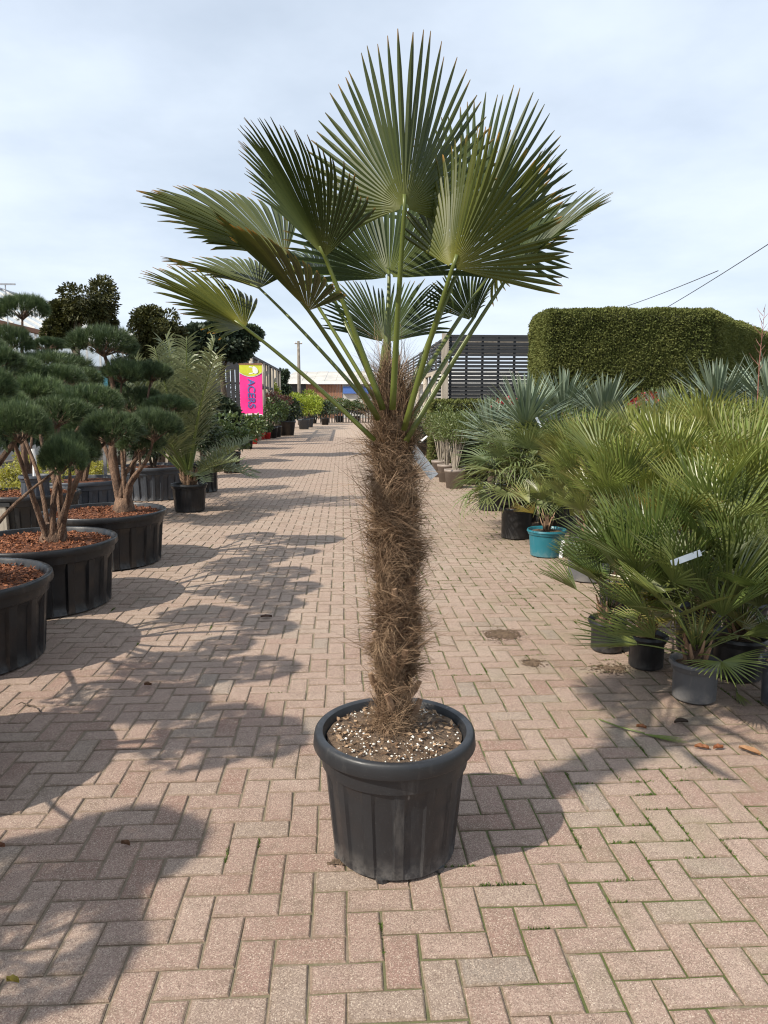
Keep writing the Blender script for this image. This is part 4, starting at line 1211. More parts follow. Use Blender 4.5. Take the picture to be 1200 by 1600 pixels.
conifer('loose dark pine tree far behind the jelly palm', 350, 640, 20, [(320, 528, 0, 34, 18), (378, 536, .5, 24, 12), (392, 520, .3, 14, 8), (340, 545, 0, 40, 16), (300, 545, .2, 30, 18), (365, 552, .2, 22, 8), (345, 514, 0, 22, 12)], 23, 'needle_far', .16, 'pine_tree', None, .8)
conifer('small dark conifer far back at the end of the left lath shelter', 443, 640, 44, [(443, 585, 0, 9, 7), (440, 598, 0, 9, 7), (446, 608, 0, 8, 6)], 24, 'needle_far', .2, 'conifer_tree', None, .15)

for k, (px, py, f_, w, h, nm) in enumerate(((30, 640, 15.5, 70, 62, 'at the far left'), (110, 640, 16.2, 62, 56, 'behind the round topped conifer'), (185, 630, 16.8, 60, 58, 'between the two clipped conifers'), (265, 640, 17.4, 56, 52, 'behind the jelly palm'), (335, 650, 18.5, 44, 44, 'left of the pink banner'))):
    conifer('dark loose evergreen bush in the nursery rows ' + nm, px, 640, f_, [(px - w * .4, py + 14, 0, w * .6, h * .8), (px + w * .4, py + 10, .2, w * .6, h * .8), (px, py - h * .3, .3, w * .55, h * .55)], 300 + k, 'shrub_dark' if k % 2 else 'needle_far', .13, 'evergreen_bush', 'dark evergreens behind the pines', .7)

# ================================================================== SHRUBS IN POTS
def shrub(label, px, py, pot_w, pot_h, pm, rad, zc, n, size, mat, seed, group=None, name='potted_shrub', asp=.45, nst=6, lobes=14, stem_mat='bark_dark', tint=1.0, updir=.2, bare=0.0):
    g_ = foot(px, py, pot_w * .42)
    t = thing(name, label, 'shrub', (g_.x, g_.y, 0), 0, group)
    b_ = MB().lathe([(pot_w * .38, 0), (pot_w * .47, pot_h * .85), (pot_w * .5, pot_h * .86), (pot_w * .5, pot_h), (pot_w * .46, pot_h), (pot_w * .42, pot_h * .86), (.0, pot_h * .87)], 32, cap=True)
    b_.build('pot', M[pm], t, True)
    stems(t, pot_h * .85, max(.1, zc - pot_h * .85), nst, rad[0] * .55, M[stem_mat], seed, .011)
    crown(t, (0, 0, zc), rad, n, size, asp, M[mat], seed, lobes, 'crown', .42, tint, -.7, updir)
    return t
GL = 'potted shrubs along the left of the path'
shrub('glossy green broad leaved shrub in black pot beside the jelly palm', 362, 740, .42, .46, 'pot_black', (.62, .5, .42), .86, 1500, .12, 'shrub', 51, GL)
shrub('green broad leaved shrub behind the first glossy one', 352, 722, .44, .45, 'pot_black', (.6, .6, .4), .85, 1500, .13, 'shrub', 52, GL)
shrub('pale green flowering shrub below the pink banner', 385, 702, .5, .45, 'pot_black', (.8, .7, .42), .72, 1600, .14, 'shrub', 53, GL, tint=1.15)
shrub('small shrub in red pot below the banner, left one', 397, 694, .3, .25, 'pot_red', (.35, .35, .25), .45, 500, .1, 'shrub', 54, GL)
shrub('small shrub in red pot below the banner, middle one', 409, 687, .3, .27, 'pot_red', (.3, .3, .2), .42, 400, .1, 'shrub', 55, GL)
shrub('small shrub in red pot below the banner, right one', 418, 686, .3, .27, 'pot_red', (.3, .3, .22), .45, 400, .1, 'shrub', 56, GL)
shrub('grey green rhododendron in black pot right of the red pots', 424, 685, .6, .5, 'pot_black', (.95, .9, .6), 1.15, 1800, .15, 'shrub', 57, GL, tint=1.1)
shrub('purple red leaved maple right of the banner', 432, 683, .5, .5, 'pot_black', (.75, .75, .55), 1.75, 2200, .1, 'shrub_red', 58, GL)
shrub('yellow green shrub in front of the left lath shelter', 420, 678, .5, .5, 'pot_black', (.7, .7, .6), 2.2, 1500, .13, 'shrub_lime', 59, GL, tint=.8)
shrub('very dark round shrub in large black pot, left of the far path', 447, 681, .95, .7, 'pot_black', (.85, .85, .7), 1.25, 2400, .14, 'shrub_dark', 60, GL)
shrub('bright lime shrub in slate pot at the far left of the path', 475, 671, .7, .6, 'pot_slate', (1.2, 1.1, .7), 1.35, 2600, .15, 'shrub_lime', 61, GL)
shrub('second lime shrub behind the bright lime one', 482, 668, .7, .6, 'pot_slate', (1.0, 1.0, .8), 1.5, 1600, .18, 'shrub_lime', 62, GL, tint=.85)
shrub('tall feathery lime green shrub by the utility pole', 452, 668, .8, .6, 'pot_black', (1.0, 1.0, .8), 1.6, 2200, .18, 'shrub_lime', 63, GL, tint=.7)
shrub('olive green bushes before the far barn', 488, 662, .8, .6, 'pot_black', (1.8, 1.2, .7), 1.25, 2000, .2, 'shrub_olive', 64, GL)
shrub('dark low shrub at the end of the path, left', 508, 664, .6, .5, 'pot_black', (1.0, .9, .7), 1.1, 1400, .18, 'shrub_dark', 65, GL)
shrub('mid green shrub at the end of the path, below the barn wall', 530, 660, .7, .5, 'pot_black', (1.7, 1.2, .7), 1.25, 2000, .2, 'shrub', 66, GL)
shrub('grey green shrub at the path end, left of the palm trunk', 556, 660, .7, .5, 'pot_black', (1.6, 1.2, .7), 1.25, 2000, .2, 'shrub', 67, GL, tint=.8)
shrub('dark shrub at the path end hidden by the palm trunk', 598, 661, .7, .5, 'pot_black', (1.8, 1.2, 1.1), 1.7, 1800, .22, 'shrub_dark', 68, GL)
GR = 'bushy shrubs in taupe pots on the right'
shrub('bushy olive shrub in taupe pot, nearest of the taupe row', 710, 764, .38, .34, 'pot_taupe', (.44, .44, .34), 1.02, 3600, .055, 'shrub_olive', 71, GR, nst=16, stem_mat='wood_grey', asp=.3)
shrub('bushy olive shrub in taupe pot, second of the taupe row', 698, 754, .38, .34, 'pot_taupe', (.46, .46, .38), 1.05, 3400, .055, 'shrub_olive', 72, GR, nst=16, stem_mat='wood_grey', asp=.3)
shrub('bushy olive shrub in taupe pot, third of the taupe row', 688, 746, .38, .34, 'pot_taupe', (.46, .46, .38), 1.1, 3000, .06, 'shrub_olive', 73, GR, nst=14, stem_mat='wood_grey', asp=.3)
shrub('white flecked green shrub behind the drooping palm', 752, 752, .4, .36, 'pot_black', (.6, .6, .4), 1.05, 3000, .05, 'shrub', 74, None, tint=1.2)
shrub('dark shrub in the shade right of the taupe pots', 735, 758, .4, .36, 'pot_black', (.4, .4, .4), .75, 2400, .06, 'shrub_dark', 75, None)
shrub('dark shrub at the foot of the pale posts', 662, 712, .5, .4, 'pot_black', (.6, .6, .6), .85, 2200, .08, 'shrub_dark', 76, None)
mred = mat_leaf('red_flower', (.25, .012, .02), (.42, .03, .035), None, rough=.5, transl=.2)
M['flower_red'] = mred
for k, (px, py, f_, nm) in enumerate(((785, 628, 10.8, 'left of the first yucca'), (772, 648, 10.6, 'low left of the first yucca'), (1005, 632, 10.9, 'behind the fan palms below the hedge'), (1020, 622, 11, 'by the small yucca'))):
    q = P(px, py, f_)
    t = thing('flowering_shrub', 'small red flowering shrub ' + nm, 'shrub', (q.x, q.y, 0), 0, 'red flowering shrubs among the yuccas')
    MB().lathe([(.12, 0), (.15, .3), (.16, .32), (.14, .32), (.0, .28)], 24, cap=True).build('pot', M['pot_black'], t, True)
    stems(t, .28, q.z - .35, 5, .12, M['bark_dark'], k + 5, .01)
    crown(t, (0, 0, q.z - .12), (.24, .24, .22), 700, .06, .4, M['shrub'], 760 + k, 8)
    crown(t, (0, 0, q.z), (.2, .2, .12), 110, .05, .7, M['flower_red'], 780 + k, 6, 'blossom')

# ================================================================== HEDGES
def hedge(label, foot_pts, h, thick, seed, dens, size, name='clipped_hedge', rnd_r=.18):
    """clipped hedge along a polyline: a dark woody body under a coat of sprigs"""
    rg = np.random.default_rng(seed)
    t = thing(name, label, 'hedge', (foot_pts[0].x, foot_pts[0].y, 0))
    o0 = Vector((foot_pts[0].x, foot_pts[0].y, 0))
    pts = [Vector((p.x, p.y, 0)) - o0 for p in foot_pts]
    PV = []; PN = []
    bd = MB()
    # section offset outwards; front = right-hand normal
    nrm = []
    for i in range(len(pts)):
        a = pts[max(0, i - 1)]; b = pts[min(len(pts) - 1, i + 1)]
        d = (b - a).normalized(); nrm.append(Vector((d.y, -d.x, 0)))
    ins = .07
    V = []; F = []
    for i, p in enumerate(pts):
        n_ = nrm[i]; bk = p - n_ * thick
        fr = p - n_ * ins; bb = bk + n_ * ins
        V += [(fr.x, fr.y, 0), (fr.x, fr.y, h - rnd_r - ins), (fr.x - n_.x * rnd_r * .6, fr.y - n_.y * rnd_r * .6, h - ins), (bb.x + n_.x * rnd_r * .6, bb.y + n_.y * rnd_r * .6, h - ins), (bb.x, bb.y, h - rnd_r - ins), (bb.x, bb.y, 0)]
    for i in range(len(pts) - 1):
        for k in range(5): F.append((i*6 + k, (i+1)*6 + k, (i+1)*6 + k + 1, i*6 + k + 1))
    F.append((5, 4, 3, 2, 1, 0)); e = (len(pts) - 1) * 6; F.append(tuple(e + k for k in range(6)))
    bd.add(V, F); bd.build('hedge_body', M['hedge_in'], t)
    for i in range(len(pts) - 1):
        a, b = pts[i], pts[i + 1]; L = (b - a).length; na, nb = nrm[i], nrm[i + 1]
        for kind, area in (('front', L * h), ('top', L * thick)):
            n = int(area * dens * min(1, (12 / max(12, (o0 + a).length)) ** 3))
            u = rg.random(n); v = rg.random(n)
            base = np.array(a)[None] * (1 - u[:, None]) + np.array(b)[None] * u[:, None]
            nn = np.array(na)[None] * (1 - u[:, None]) + np.array(nb)[None] * u[:, None]
            if kind == 'front':
                z = v * h
                rd = np.clip((z - (h - rnd_r)) / rnd_r, 0, 1)
                p = base - nn * ((1 - np.sqrt(1 - rd ** 2 * .999)) * rnd_r)[:, None]
                p[:, 2] = z - .02
                dirn = nn * (1 - rd * .6)[:, None]; dirn[:, 2] += rd * .8
            else:
                p = base - nn * (rnd_r * .6 + v * (thick - rnd_r * .6))[:, None]; p[:, 2] = h - .02
                dirn = nn * .1; dirn[:, 2] += 1
            PV.append(p); PN.append(dirn)
    # left end face
    n = int(thick * h * dens); u = rg.random(n); v = rg.random(n) * h
    d0 = (pts[0] - pts[1]).normalized()
    rd = np.clip((v - (h - rnd_r)) / rnd_r, 0, 1); re = np.clip((rnd_r - u * thick) / rnd_r, 0, 1)
    p = np.array(pts[0])[None] - np.array(nrm[0])[None] * (u * thick)[:, None] + np.array(d0)[None] * (.06 - rnd_r * (1 - np.sqrt(1 - rd ** 2 * .999)) - .6 * rnd_r * (1 - np.sqrt(1 - re ** 2 * .999)))[:, None]
    p[:, 2] = v - .02
    dd = np.repeat(np.array(d0)[None], n, 0); dd[:, 2] += rd
    PV.append(p); PN.append(dd)
    p = np.concatenate(PV); d = np.concatenate(PN)
    lump = np.array([noise.noise(Vector(q) * 2.2) + .5 * noise.noise(Vector(q) * 6.5) for q in p.tolist()])
    d = d / (np.linalg.norm(d, axis=1, keepdims=True) + 1e-9)
    p = p + d * (lump * .032 - .03 + rg.uniform(-.03, .01, len(p)))[:, None]
    dirs = d * .55 + rg.normal(0, .5, d.shape); dirs[:, 2] += .25
    V, F, tn = leaf_quads(p, dirs, size, .4, rg, .1)
    tn = np.clip(tn * .7 + np.repeat(lump, 4) * .35 + .15, 0, 1)
    tag(obj('foliage', mesh_np('foliage', V, F, tone=tn, mat=M['hedge']), t), kind='stuff')
    return t
hedge('tall clipped evergreen hedge with rounded corners behind the yuccas', [W(2.62, 12), W(3.6, 12.0), W(4.6, 12.0), W(5.2, 12.05), W(5.6, 12.4), W(6.2, 13.3), W(8.4, 16.2), W(11, 19.5)], 3.04, 1.4, 91, 8500, .042)
hedge('low clipped hedge in front of the dark lath shelter', [W(1.10, 16.6), W(1.6, 16.6), W(2.4, 16.6), W(3.4, 16.6)], 1.58, .8, 92, 2600, .085, rnd_r=.1)

# ================================================================== LATH SHELTERS
def lath_right():
    t = thing('lath_shelter', 'dark slatted lath shelter on pale posts, right of the path', 'shelter', (2.75, 20, 0))
    H = 3.3; Wd = 5.4
    # front screen: rows of horizontal lath on dark uprights
    nrow = 30
    for i in range(nrow):
        z = .35 + (H - .4) * i / (nrow - 1)
        MB().box((0.12, -.012, z), (Wd, .012, z + .062)).build('slat', M['wood_dark'], t)
    for k in range(13):
        x = .16 + (Wd - .2) * k / 12
        MB().box((x - .03, .014, .05), (x + .03, .07, H)).build('upright', M['wood_dark'], t)
    # second lath layer behind, half a metre back, and roof laths
    for i in range(24):
        z = .4 + (H - .5) * i / 23
        MB().box((.2, 5.0, z), (Wd, 5.03, z + .065)).build('slat', M['wood_dark'], t)
    for i in range(26):
        y = .1 + i * .29
        MB().box((.05, y, H - .03), (Wd, y + .07, H)).build('roof_slat', M['wood_grey' if i % 3 == 0 else 'wood_dark'], t)
    # path side: fascia band of laths receding along the path, on posts
    for i in range(8):
        z = 2.46 + i * .105
        MB().box((-.012, 0.1, z), (.012, 13, z + .05)).build('slat', M['wood_dark'], t)
    MB().box((-.05, .08, 2.33), (.05, 13, 2.44)).build('beam', M['wood_grey'], t)
    for y, r_ in ((.0, .075), (2.2, .09), (4.4, .09), (6.8, .09), (9.2, .09), (11.6, .09)):
        if y == 0: MB().box((-.08, -.07, 0), (.09, .07, H + .04)).build('post', M['wood_grey'], t)
        else:
            MB().tube([(-.02, y, 0), (-.02, y, 1.2), (-.02, y, 2.34)], [r_, r_ * .95, r_ * .9], 12).build('post', M['wood_grey'], t, True)
            MB().box((.016, y - .03, 2.45), (.07, y + .03, H)).build('upright', M['wood_grey'], t)
    # stock standing inside
    crown(t, (2.6, 3.2, 1.0), (2.2, 1.2, .8), 3000, .12, .4, M['shrub_dark'], 93, 20, 'inner_foliage')
lath_right()
def lath_left():
    t = thing('lath_shelter', 'grey lath shelter behind the pink banner, left of the path', 'shelter', (-3.45, 28.2, 0))
    H = 3.3
    for k in range(40):
        y = .05 + k * .31
        MB().box((-.02, y, 2.25), (.0, y + .11, H)).build('slat', M['wood_dark'] if k % 3 else M['wood_grey'], t)
    for k in range(7):
        y = k * 2.05
        MB().tube([(.06, y, 0), (.06, y, 1.6), (.06, y, H - .1)], [.09, .085, .08], 10).build('post', M['wood_grey'], t, True)
    MB().box((.02, -.1, 2.14), (.1, 12.6, 2.24)).build('beam', M['wood_dark'], t)
    MB().box((.02, -.1, H - .1), (.1, 12.6, H)).build('beam', M['wood_dark'], t)
    # gable facing the camera
    for k in range(26):
        x = -.12 - k * .17
        MB().box((x - .072, -.02, .3), (x + .072, 0, H + .05)).build('slat', M['wood_dark'], t)
    for z in (1.0, 2.2, 3.15):
        MB().box((-4.6, .004, z), (0, .06, z + .08)).build('rail', M['wood_dark'], t)
    crown(t, (-2.3, 2.5, 1.6), (2.4, 1.6, 1.5), 5000, .16, .45, M['shrub_dark'], 94, 26, 'inner_foliage')  # dark foliage added inside to keep bright sky from showing between slats
    for k in range(16):
        y = .2 + k * .8
        MB().box((-4.6, y, H - .02), (.05, y + .1, H + .02)).build('roof_slat', M['wood_dark'], t)
lath_left()

# ================================================================== BANNER
def banner():
    f_ = 26.5
    a = P(375, 570, f_); bq = P(410, 654, f_)
    w = (P(410, 612, f_) - P(375, 612, f_)).length; zt, zb = a.z, bq.z; h = zt - zb
    c = (P(392.5, 612, f_)); 
    t = thing('banner', 'pink hanging banner with lime top reading ACERS', 'banner', (c.x, c.y, zb), -YAW)
    # cloth with soft ripples
    nx, ny = 10, 24
    def rip(x, z): return .012 * math.sin(x * 9 + z * 1.7) + .008 * math.sin(z * 5)
    V = []; F = []
    for j in range(ny + 1):
        for i in range(nx + 1):
            x = -w / 2 + w * i / nx; z = h * j / ny
            V.append((x, rip(x, z), z))
    for j in range(ny):
        for i in range(nx):
            q = j * (nx + 1) + i; F.append((q, q + 1, q + nx + 2, q + nx + 1))
    s_ = len(V); V += [(x, y + .006, z) for x, y, z in V]; F += [tuple(s_ + k for k in reversed(f)) for f in F]
    b_ = MB(); b_.add(V, F); b_.build('cloth', M['pink'], t, True)
    MB().box((-w / 2 - .02, -.03, h), (w / 2 + .02, .03, h + .05)).build('rail', M['wood_brown'], t)
    def patch(name, poly, mat, lift):
        # polygon as fan of short strips following the ripples
        b_ = MB()
        cx = sum(p[0] for p in poly) / len(poly); cz = sum(p[1] for p in poly) / len(poly)
        V = [(cx, rip(cx, cz) - lift, cz)] + [(x, rip(x, z) - lift, z) for x, z in poly]
        F = [(0, 1 + k, 1 + (k + 1) % len(poly)) for k in range(len(poly))]
        b_.add(V, F); return b_.build(name, mat, t)
    def arc(z0, dep, n=18, s=1): return [(-w / 2 + w * k / n, z0 + s * dep * (1 - (2 * k / n - 1) ** 2)) for k in range(n + 1)]
    zl = h * .865
    low = arc(zl, -h * .075)
    patch('white_curve', [(w / 2, h - .0)] + [(-w / 2, h)] + [(x, z - h * .015) for x, z in low], M['white'], .014)
    patch('lime_field', [(w / 2, h - .0)] + [(-w / 2, h)] + low, M['lime'], .02)
    # leaf emblem: white ring arc and a white leaf
    ring = []
    for k in range(25):
        u = k / 24 * 5.0 + .9; ring.append((-.06 * w + math.cos(u) * w * .30, h * .90 + math.sin(u) * h * .062))
    bb = MB()
    for k in range(24):
        (x0, z0), (x1, z1) = ring[k], ring[k + 1]; th = .012 + .012 * math.sin(k / 24 * PI)
        y0 = rip(x0, z0) - .026
        bb.add([(x0, y0, z0 - th), (x1, rip(x1, z1) - .026, z1 - th), (x1, rip(x1, z1) - .026, z1 + th), (x0, y0, z0 + th)], [(0, 1, 2, 3)])
    bb.build('emblem_ring', M['white'], t)
    lp = []
    for k in range(20):
        u = k / 20 * 2 * PI; e1 = math.cos(u) * h * .075; e2 = math.sin(u) * w * .12 * (1 - .3 * math.cos(u))
        lp.append((.2 * w + e1 * -.35 + e2 * .9, h * .905 + e1 * .9 + e2 * .3))
    patch('emblem_leaf', lp, M['white'], .03)
    patch('blue_field', [(-w / 2, 0), (w / 2, 0)] + list(reversed(arc(h * .045, h * .02))), M['blue'], .02)
    patch('white_wave', [(x, z) for x, z in arc(h * .05, h * .02)] + list(reversed(arc(h * .075, h * .022))), M['white'], .024)
    # lettering, read downwards
    cu = bpy.data.curves.new('lettering', 'FONT'); cu.body = 'ACERS'; cu.size = 1.0; cu.extrude = 0.0; cu.offset = .012
    tmp = bpy.data.objects.new('lettering_src', cu); COL.objects.link(tmp)
    dg = bpy.context.evaluated_depsgraph_get(); me = bpy.data.meshes.new_from_object(tmp.evaluated_get(dg))
    bpy.data.objects.remove(tmp); 
    co = np.empty(len(me.vertices) * 3, dtype=np.float32); me.vertices.foreach_get('co', co); co = co.reshape(-1, 3)
    mn, mxx = co.min(0), co.max(0); sc_ = (h * .545) / (mxx[0] - mn[0]); sy = (w * .33) / (mxx[1] - mn[1])
    u = (co[:, 0] - mn[0]) * sc_; v = (co[:, 1] - mn[1]) * sy
    nx_ = -w * .155 + v; nz_ = h * .745 - u
    new = np.stack([nx_, np.array([rip(x, z) - .02 for x, z in zip(nx_, nz_)]), nz_], 1).astype(np.float32)
    me.vertices.foreach_set('co', new.ravel()); me.update()
    me.materials.clear(); me.materials.append(M['blue_ink'])
    obj('lettering', me, t)
    # hanging pole behind
    MB().tube([(0, .05, h + .03), (0, .5, h + .1)], .02, 6).build('bracket', M['steel'], t)
    return t
M['blue_ink'] = mat_plain('navy_banner_ink', (.05, .12, .36), (.06, .14, .4), 6, .6, .1)
banner()

# ================================================================== FAR BARN, POLE, GREENHOUSE, WIRES
def barn():
    f_ = 76
    a = P(442, 640, f_); t = thing('barn', 'long grey roofed timber barn at the far end of the path', 'building', (a.x, a.y, 0), -YAW)
    pxm = f_ / FPX
    L = 25.0; ze = EYE + (630 - 600) * pxm; zr = EYE + (630 - 578) * pxm
    x0, x1, x2, x3 = 0, 36 * pxm, 92 * pxm, L
    MB().box((x0, .3, 0), (x1, 8, ze)).build('shaded_bay_block', M['black'], t)  # solid black block stands in for the shade inside the opening
    nb = 24
    for k in range(nb):
        xa = x1 + (x2 - x1) * k / nb; MB().box((xa + .01, -.02 * (k % 2), .0), (x1 + (x2 - x1) * (k + 1) / nb - .01, .25, ze - .05)).build('cladding_board', M['wood_brown'], t)
    MB().box((x2, .05, 0), (x3, 8, ze - .05)).build('panel_wall', M['roof'], t)
    MB().box((x2 + .1, -.25, ze - 1.0), (x2 + 3.2, .04, ze - .3)).build('canopy', M['blue_ink'], t)
    MB().box((x0 - .2, -.5, ze - .04), (x3, -.3, ze + .22)).build('gutter', M['white'], t)
    n = 22
    for k in range(n):
        xa = x0 - .3 + (x3 + .3) * k / n; xb = x0 - .3 + (x3 + .3) * (k + 1) / n - .03
        ins = 2.2 if k == 0 else 0
        b_ = MB(); lift = .03 * (k % 2)
        b_.add([(xa, -.45, ze + .16 + lift), (xb, -.45, ze + .16 + lift), (xb, 6, zr + lift), (xa + ins * .4, 6, zr + lift), (xa, -.45, ze + .10 + lift), (xb, -.45, ze + .10 + lift), (xb, 6, zr - .06 + lift), (xa + ins * .4, 6, zr - .06 + lift)],
               [(0, 1, 2, 3), (7, 6, 5, 4), (0, 4, 5, 1), (1, 5, 6, 2), (2, 6, 7, 3), (3, 7, 4, 0)])
        b_.build('roof_sheet', M['roof'], t)
barn()
M['pole'] = mat_plain('tarred_pole', (.14, .12, .095), (.24, .21, .17), 6, .85, .3, .01)
q = P(468, 640, 52)
t = thing('utility_pole', 'slim wooden utility pole in front of the far barn', 'pole', (q.x, q.y, 0))
zt_ = P(468, 533, 52).z
MB().tube([(0, 0, 0), (0, 0, zt_ * .5), (0, 0, zt_)], [.14, .12, .09], 10).build('shaft', M['pole'], t, True)
MB().box((-.26, -.05, zt_ - .2), (.26, .05, zt_ - .13)).build('crossarm', M['pole'], t)
for x_ in (-.22, .22): MB().tube([(x_, 0, zt_ - .13), (x_, 0, zt_ - .03)], .03, 6).build('insulator', M['white'], t)
# dark mesh fence at the path end
q = P(500, 640, 58)
t = thing('mesh_fence', 'dark upright fence panels at the end of the path', 'fence', (q.x, q.y, 0), -YAW)
for k in range(30):
    MB().box((k * .22, 0, 0), (k * .22 + .09, .03, 1.75 if k < 6 else 1.0)).build('slat', M['black'], t)
MB().box((0, .035, .8), (6.6, .08, .88)).build('rail', M['black'], t)

def greenhouse():
    t = thing('greenhouse', 'glass greenhouse roof with brown gutter behind the pines', 'greenhouse', (-9, 14, 0))
    ze, zr, dx = 3.65, 5.6, 3.4
    n = 22; sp = 1.45
    MB().box((-.05, 0, ze - .12), (.1, n * sp, ze)).build('gutter', M['wood_brown'], t)
    MB().tube([(-dx, -.2, zr + .02), (-dx, n * sp, zr + .02)], .05, 6).build('ridge', M['steel'], t)
    for k in range(n):
        y = k * sp
        b_ = MB(); b_.add([(-.04, y + .04, ze + .01), (-.04, y + sp - .04, ze + .01), (-dx, y + sp - .04, zr), (-dx, y + .04, zr)], [(0, 1, 2, 3)])
        b_.build('roof_pane', M['glass'], t)
        b_ = MB(); b_.add([(0.02, y + .04, .6), (0.02, y + sp - .04, .6), (0.02, y + sp - .04, ze - .13), (.02, y + .04, ze - .13)], [(0, 1, 2, 3)])
        b_.build('wall_pane', M['glass'], t)
    for k in range(n + 1):
        y = k * sp
        MB().bar((0, y, ze + .02), (-dx, y, zr + .02), .05, .07).build('rafter', M['white'], t)
        MB().box((-.02, y - .03, 0), (.05, y + .03, ze - .13)).build('post', M['white'], t)
    MB().box((-.04, 0, 0), (.06, n * sp, .6)).build('base_wall', M['roof'], t)
    MB().box((-2 * dx, n * sp, 0), (0, n * sp + .1, ze)).build('end_wall', M['white'], t)
    for k in range(n // 2):
        b_ = MB(); y = k * sp * 2
        b_.add([(-dx - .02, y + .04, zr), (-dx - .02, y + 2 * sp - .04, zr), (-2 * dx, y + 2 * sp - .04, ze), (-2 * dx, y + .04, ze)], [(0, 1, 2, 3)])
        b_.build('roof_pane', M['glass'], t)
greenhouse()
for k, (px, py, f_, wd, nm) in enumerate(((8, 444, 17, 15, 'at the left picture edge'), (75, 471, 20, 16, 'right of the small pine top'))):
    q = P(px, py, f_); hw = wd * f_ / FPX
    t = thing('vent_mast', 'thin T shaped mast above the greenhouse ' + nm, 'mast', (q.x, q.y, 0), 0, 'masts above the greenhouse')
    MB().tube([(0, 0, 0), (0, 0, q.z)], .015, 6).build('shaft', M['steel'], t)
    MB().bar((-hw, 0, q.z), (hw, 0, q.z), .03, .035).build('crossbar', M['steel'], t)
def wire(label, a, b, sag, r):
    pts = [a.lerp(b, i / 14) - Vector((0, 0, sag * (1 - (2 * i / 14 - 1) ** 2))) for i in range(15)]
    o = MB().tube(pts, r, 5).build('overhead_wire', M['black']); tag(o, label, 'wire', 'overhead wires'); return o
wire('dark overhead wire rising from the hedge to the right edge', P(1290, 322, 24), P(930, 540, 48), .25, .017)
wire('thin overhead wire joining the darker one above the hedge', P(1122, 423, 34.5), P(880, 505, 70), .3, .02)
# lamp bracket over the lath shelter
q = P(672, 510, 24)
t = thing('lamp_post', 'slim post with small lamp above the lath shelter', 'lamp', (q.x, q.y, 0))
MB().tube([(0, 0, 0), (0, 0, q.z + .1)], .03, 6).build('shaft', M['steel'], t)
MB().box((-.32, -.06, q.z - .1), (-.12, .06, q.z - .02)).build('lamp_head', M['steel'], t)
MB().tube([(-.2, 0, q.z - .06), (0, 0, q.z - .14)], .02, 6).build('arm', M['steel'], t)

# ================================================================== SMALL THINGS
def strip_tag(label, px, py, f_, L, w, ang, name='plant_tag', yaw=0.0):
    q = P(px, py, f_)
    t = thing(name, label, 'tag', q, 0, 'white plant tags')
    o = MB().box((-L / 2, -.0006, -w / 2), (L / 2, .0006, w / 2)).build('label_strip', M['tag'], t); o.rotation_euler = (R(-15), R(-ang), R(yaw))
    MB().tube([(L / 2 * math.cos(R(ang)), 0, L / 2 * math.sin(R(ang))), (L / 2 + .03, .03, .03)], .001, 4).build('tie', M['white'], t)
strip_tag('white plant tag among the near fan palm leaves on the right', 1072, 872, 3.42, .15, .030, 20)
strip_tag('white plant tag hanging on the teal pot', 878, 858, 6.92, .17, .032, 82)
strip_tag('white plant tag below the first yucca', 842, 660, 8.9, .14, .03, -60)
strip_tag('small white tag on the taupe potted shrub', 663, 685, 12.6, .13, .03, 40)
strip_tag('tiny grey tag near the right edge among fan leaves', 1172, 882, 3.9, .04, .03, 5)
strip_tag('short white tag low on the near charcoal pots', 1010, 898, 4.6, .05, .02, -30)

def fallen_leaf(label, px, py, L, ang, seed, cl=(1, 1, 1), fan=True):
    q = G(px, py, .004)
    if fan:
        V, F, tn, t_ = fan_blade(L, 9, R(24), .3, R(10), -.05, seed, pleat=.3, wfac=.9, side=.8, rows=(0, .3, .6, 1.0), tipdroop=.05)
        V = np.array(V); V[:, 2] = np.abs(V[:, 2]) * .6 + .004
        o = obj('fallen_fan_leaf', mesh_np('fallen_fan_leaf', V, F, tone=tn, t=t_, mat=M['fan_dark']), None, q, (0, 0, R(ang)), color=(*cl, 1))
        MB().tube([(0, .02, .008), (-.02, -.1, .006), (-.06, -.2, .006)], [.004, .004, .003], 5).build('stalk', M['fan_stalk'], o)
        tag(o, label, 'leaf')
    else:
        rg = np.random.default_rng(seed)
        V = []; F = []
        for k in range(6):
            u = k / 5; w = L * .24 * math.sin(PI * (u * .9 + .06))
            zc = .004 + .02 * math.sin(u * 3) * L * 10 * .3
            V += [(-w, u * L, zc + .008 + rg.uniform(0, .006)), (0, u * L, zc), (w, u * L, zc + .01 + rg.uniform(0, .006))]
        for k in range(5):
            a = 3 * k; F += [(a, a + 1, a + 4, a + 3), (a + 1, a + 2, a + 5, a + 4)]
        o = obj('dead_leaf', mesh_np('dead_leaf', V, F, tone=rg.random(len(V)), mat=M['deadleaf']), None, q, (0, 0, R(ang)), color=(*cl, 1))
        tag(o, label, 'leaf', 'fallen leaves on the bricks')
fallen_leaf('green torn fan leaf lying on the bricks at right', 1000, 1147, .2, -122, 3, (1.1, 1.1, .9))
fallen_leaf('pale strappy leaf hanging to the ground beside the scuffed grey pot', 1150, 1082, .2, 165, 4, (1.5, 1.35, .9))
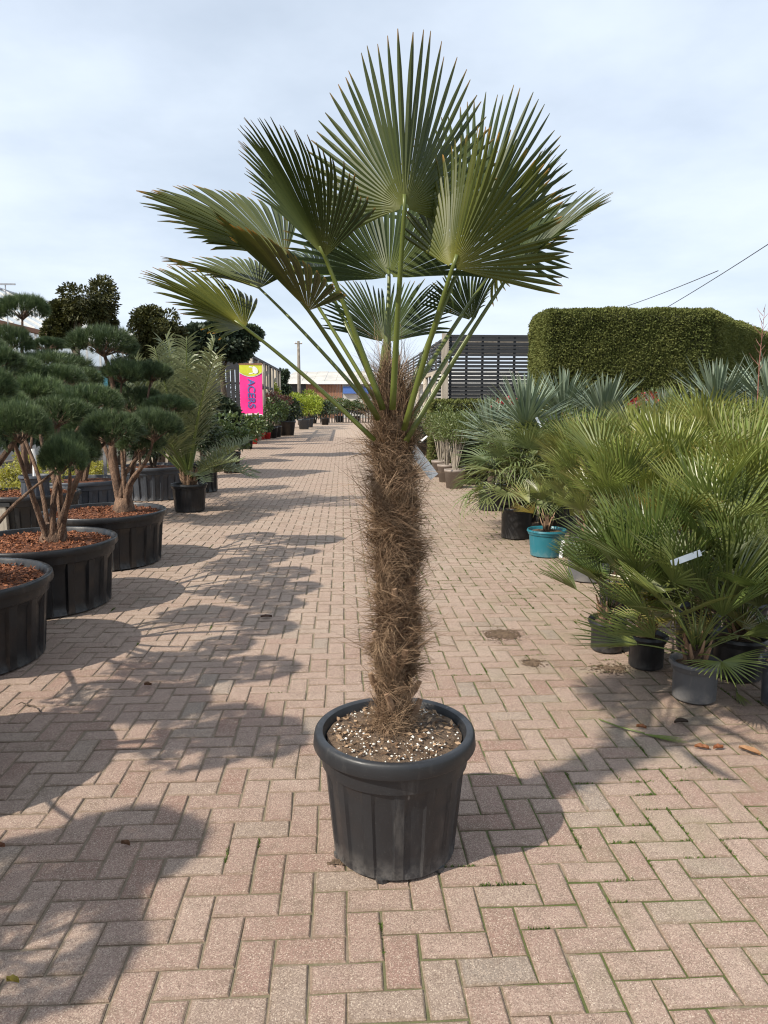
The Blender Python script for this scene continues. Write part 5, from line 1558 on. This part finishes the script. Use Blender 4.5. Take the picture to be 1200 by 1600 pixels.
for k, (lb, px, py, L, an, c) in enumerate((('orange dead leaf beside the torn fan leaf', 1108, 1172, .06, 70, (1.2, 1, .8)), ('orange brown dead leaf near the right edge', 1130, 1170, .05, 100, (1.3, 1, .8)),
        ('dark curled leaf in front of the scuffed grey pot', 1075, 1130, .07, 95, (.2, .25, .3)), ('small orange leaf left of the torn fan leaf', 1010, 1140, .045, 60, (1.1, .9, .7)), ('pale straw leaf at the right edge', 1188, 1182, .09, 40, (1.6, 1.8, 1.8)),
        ('small yellow green leaf on the bricks at lower left', 30, 1538, .035, 80, (1.2, 2.0, .7)), ('small brown leaf on shaded bricks at left', 203, 1323, .035, 70, (.5, .5, .5)), ('brown crumpled leaf at the left edge', 8, 1325, .04, 100, (.6, .5, .5)),
        ('tiny brown leaf on the bricks below the black tubs', 237, 1072, .04, 85, (.6, .6, .6)), ('dark damp leaf on the path left of the trunk', 425, 965, .08, 95, (.25, .2, .2)))):
    fallen_leaf(lb, px, py, L, an, 20 + k, c, False)
# twig on the bricks at lower left
q = G(42, 1102, .006)
tw_ = MB().tube([(0, 0, .004), (.05, -.03, .008), (.11, -.1, .004)], [.003, .003, .002], 5).build('fallen_twig', M['bark_dark']); tw_.location = q
tag(tw_, 'thin dark twig with fork on the bricks beside the slate tub', 'twig')
MB().tube([(.01, -.01, .005), (-.03, .01, .012), (-.05, -.01, .006)], [.004, .003, .001], 5).build('fork', M['bark_dark'], tw_)
# spilled soil patches
def dirt(label, px, py, rx, ry, seed, n=420):
    q = G(px, py, 0); rg = np.random.default_rng(seed)
    t = thing('dirt_patch', label, 'dirt', q, 0, 'spilled soil on the bricks')
    t['kind'] = 'stuff'
    r_ = np.abs(rg.normal(0, .5, n)); a = rg.uniform(0, 2 * PI, n)
    p = np.stack([np.cos(a) * r_ * rx, np.sin(a) * r_ * ry, rg.uniform(0, .004, n)], 1)
    V = []; F = []
    for k in range(n):
        s = rg.uniform(.002, .0075) * (1 if r_[k] < .7 else .6); o = len(V)
        V += [(p[k, 0] + x * s * 1.4, p[k, 1] + y * s * 1.4, p[k, 2] + z * s * .6) for x, y, z in ico_v]
        F += [tuple(i + o for i in f) for f in ico_f]
    obj('crumbs', mesh_np('crumbs', V, F, mat=M['dirt']), t)
dirt('spilled brown soil on the bricks right of the trunk', 785, 992, .17, .17, 1, 1200)
dirt('smaller smear of soil nearer the right-hand pots', 832, 1036, .09, .09, 2, 420)
dirt('scattered soil crumbs by the leftmost near fan palm pot', 955, 1045, .2, .12, 3, 420)
dirt('crumbs of soil and perlite at the foot of the big charcoal pot', 530, 1348, .05, .02, 4, 60)
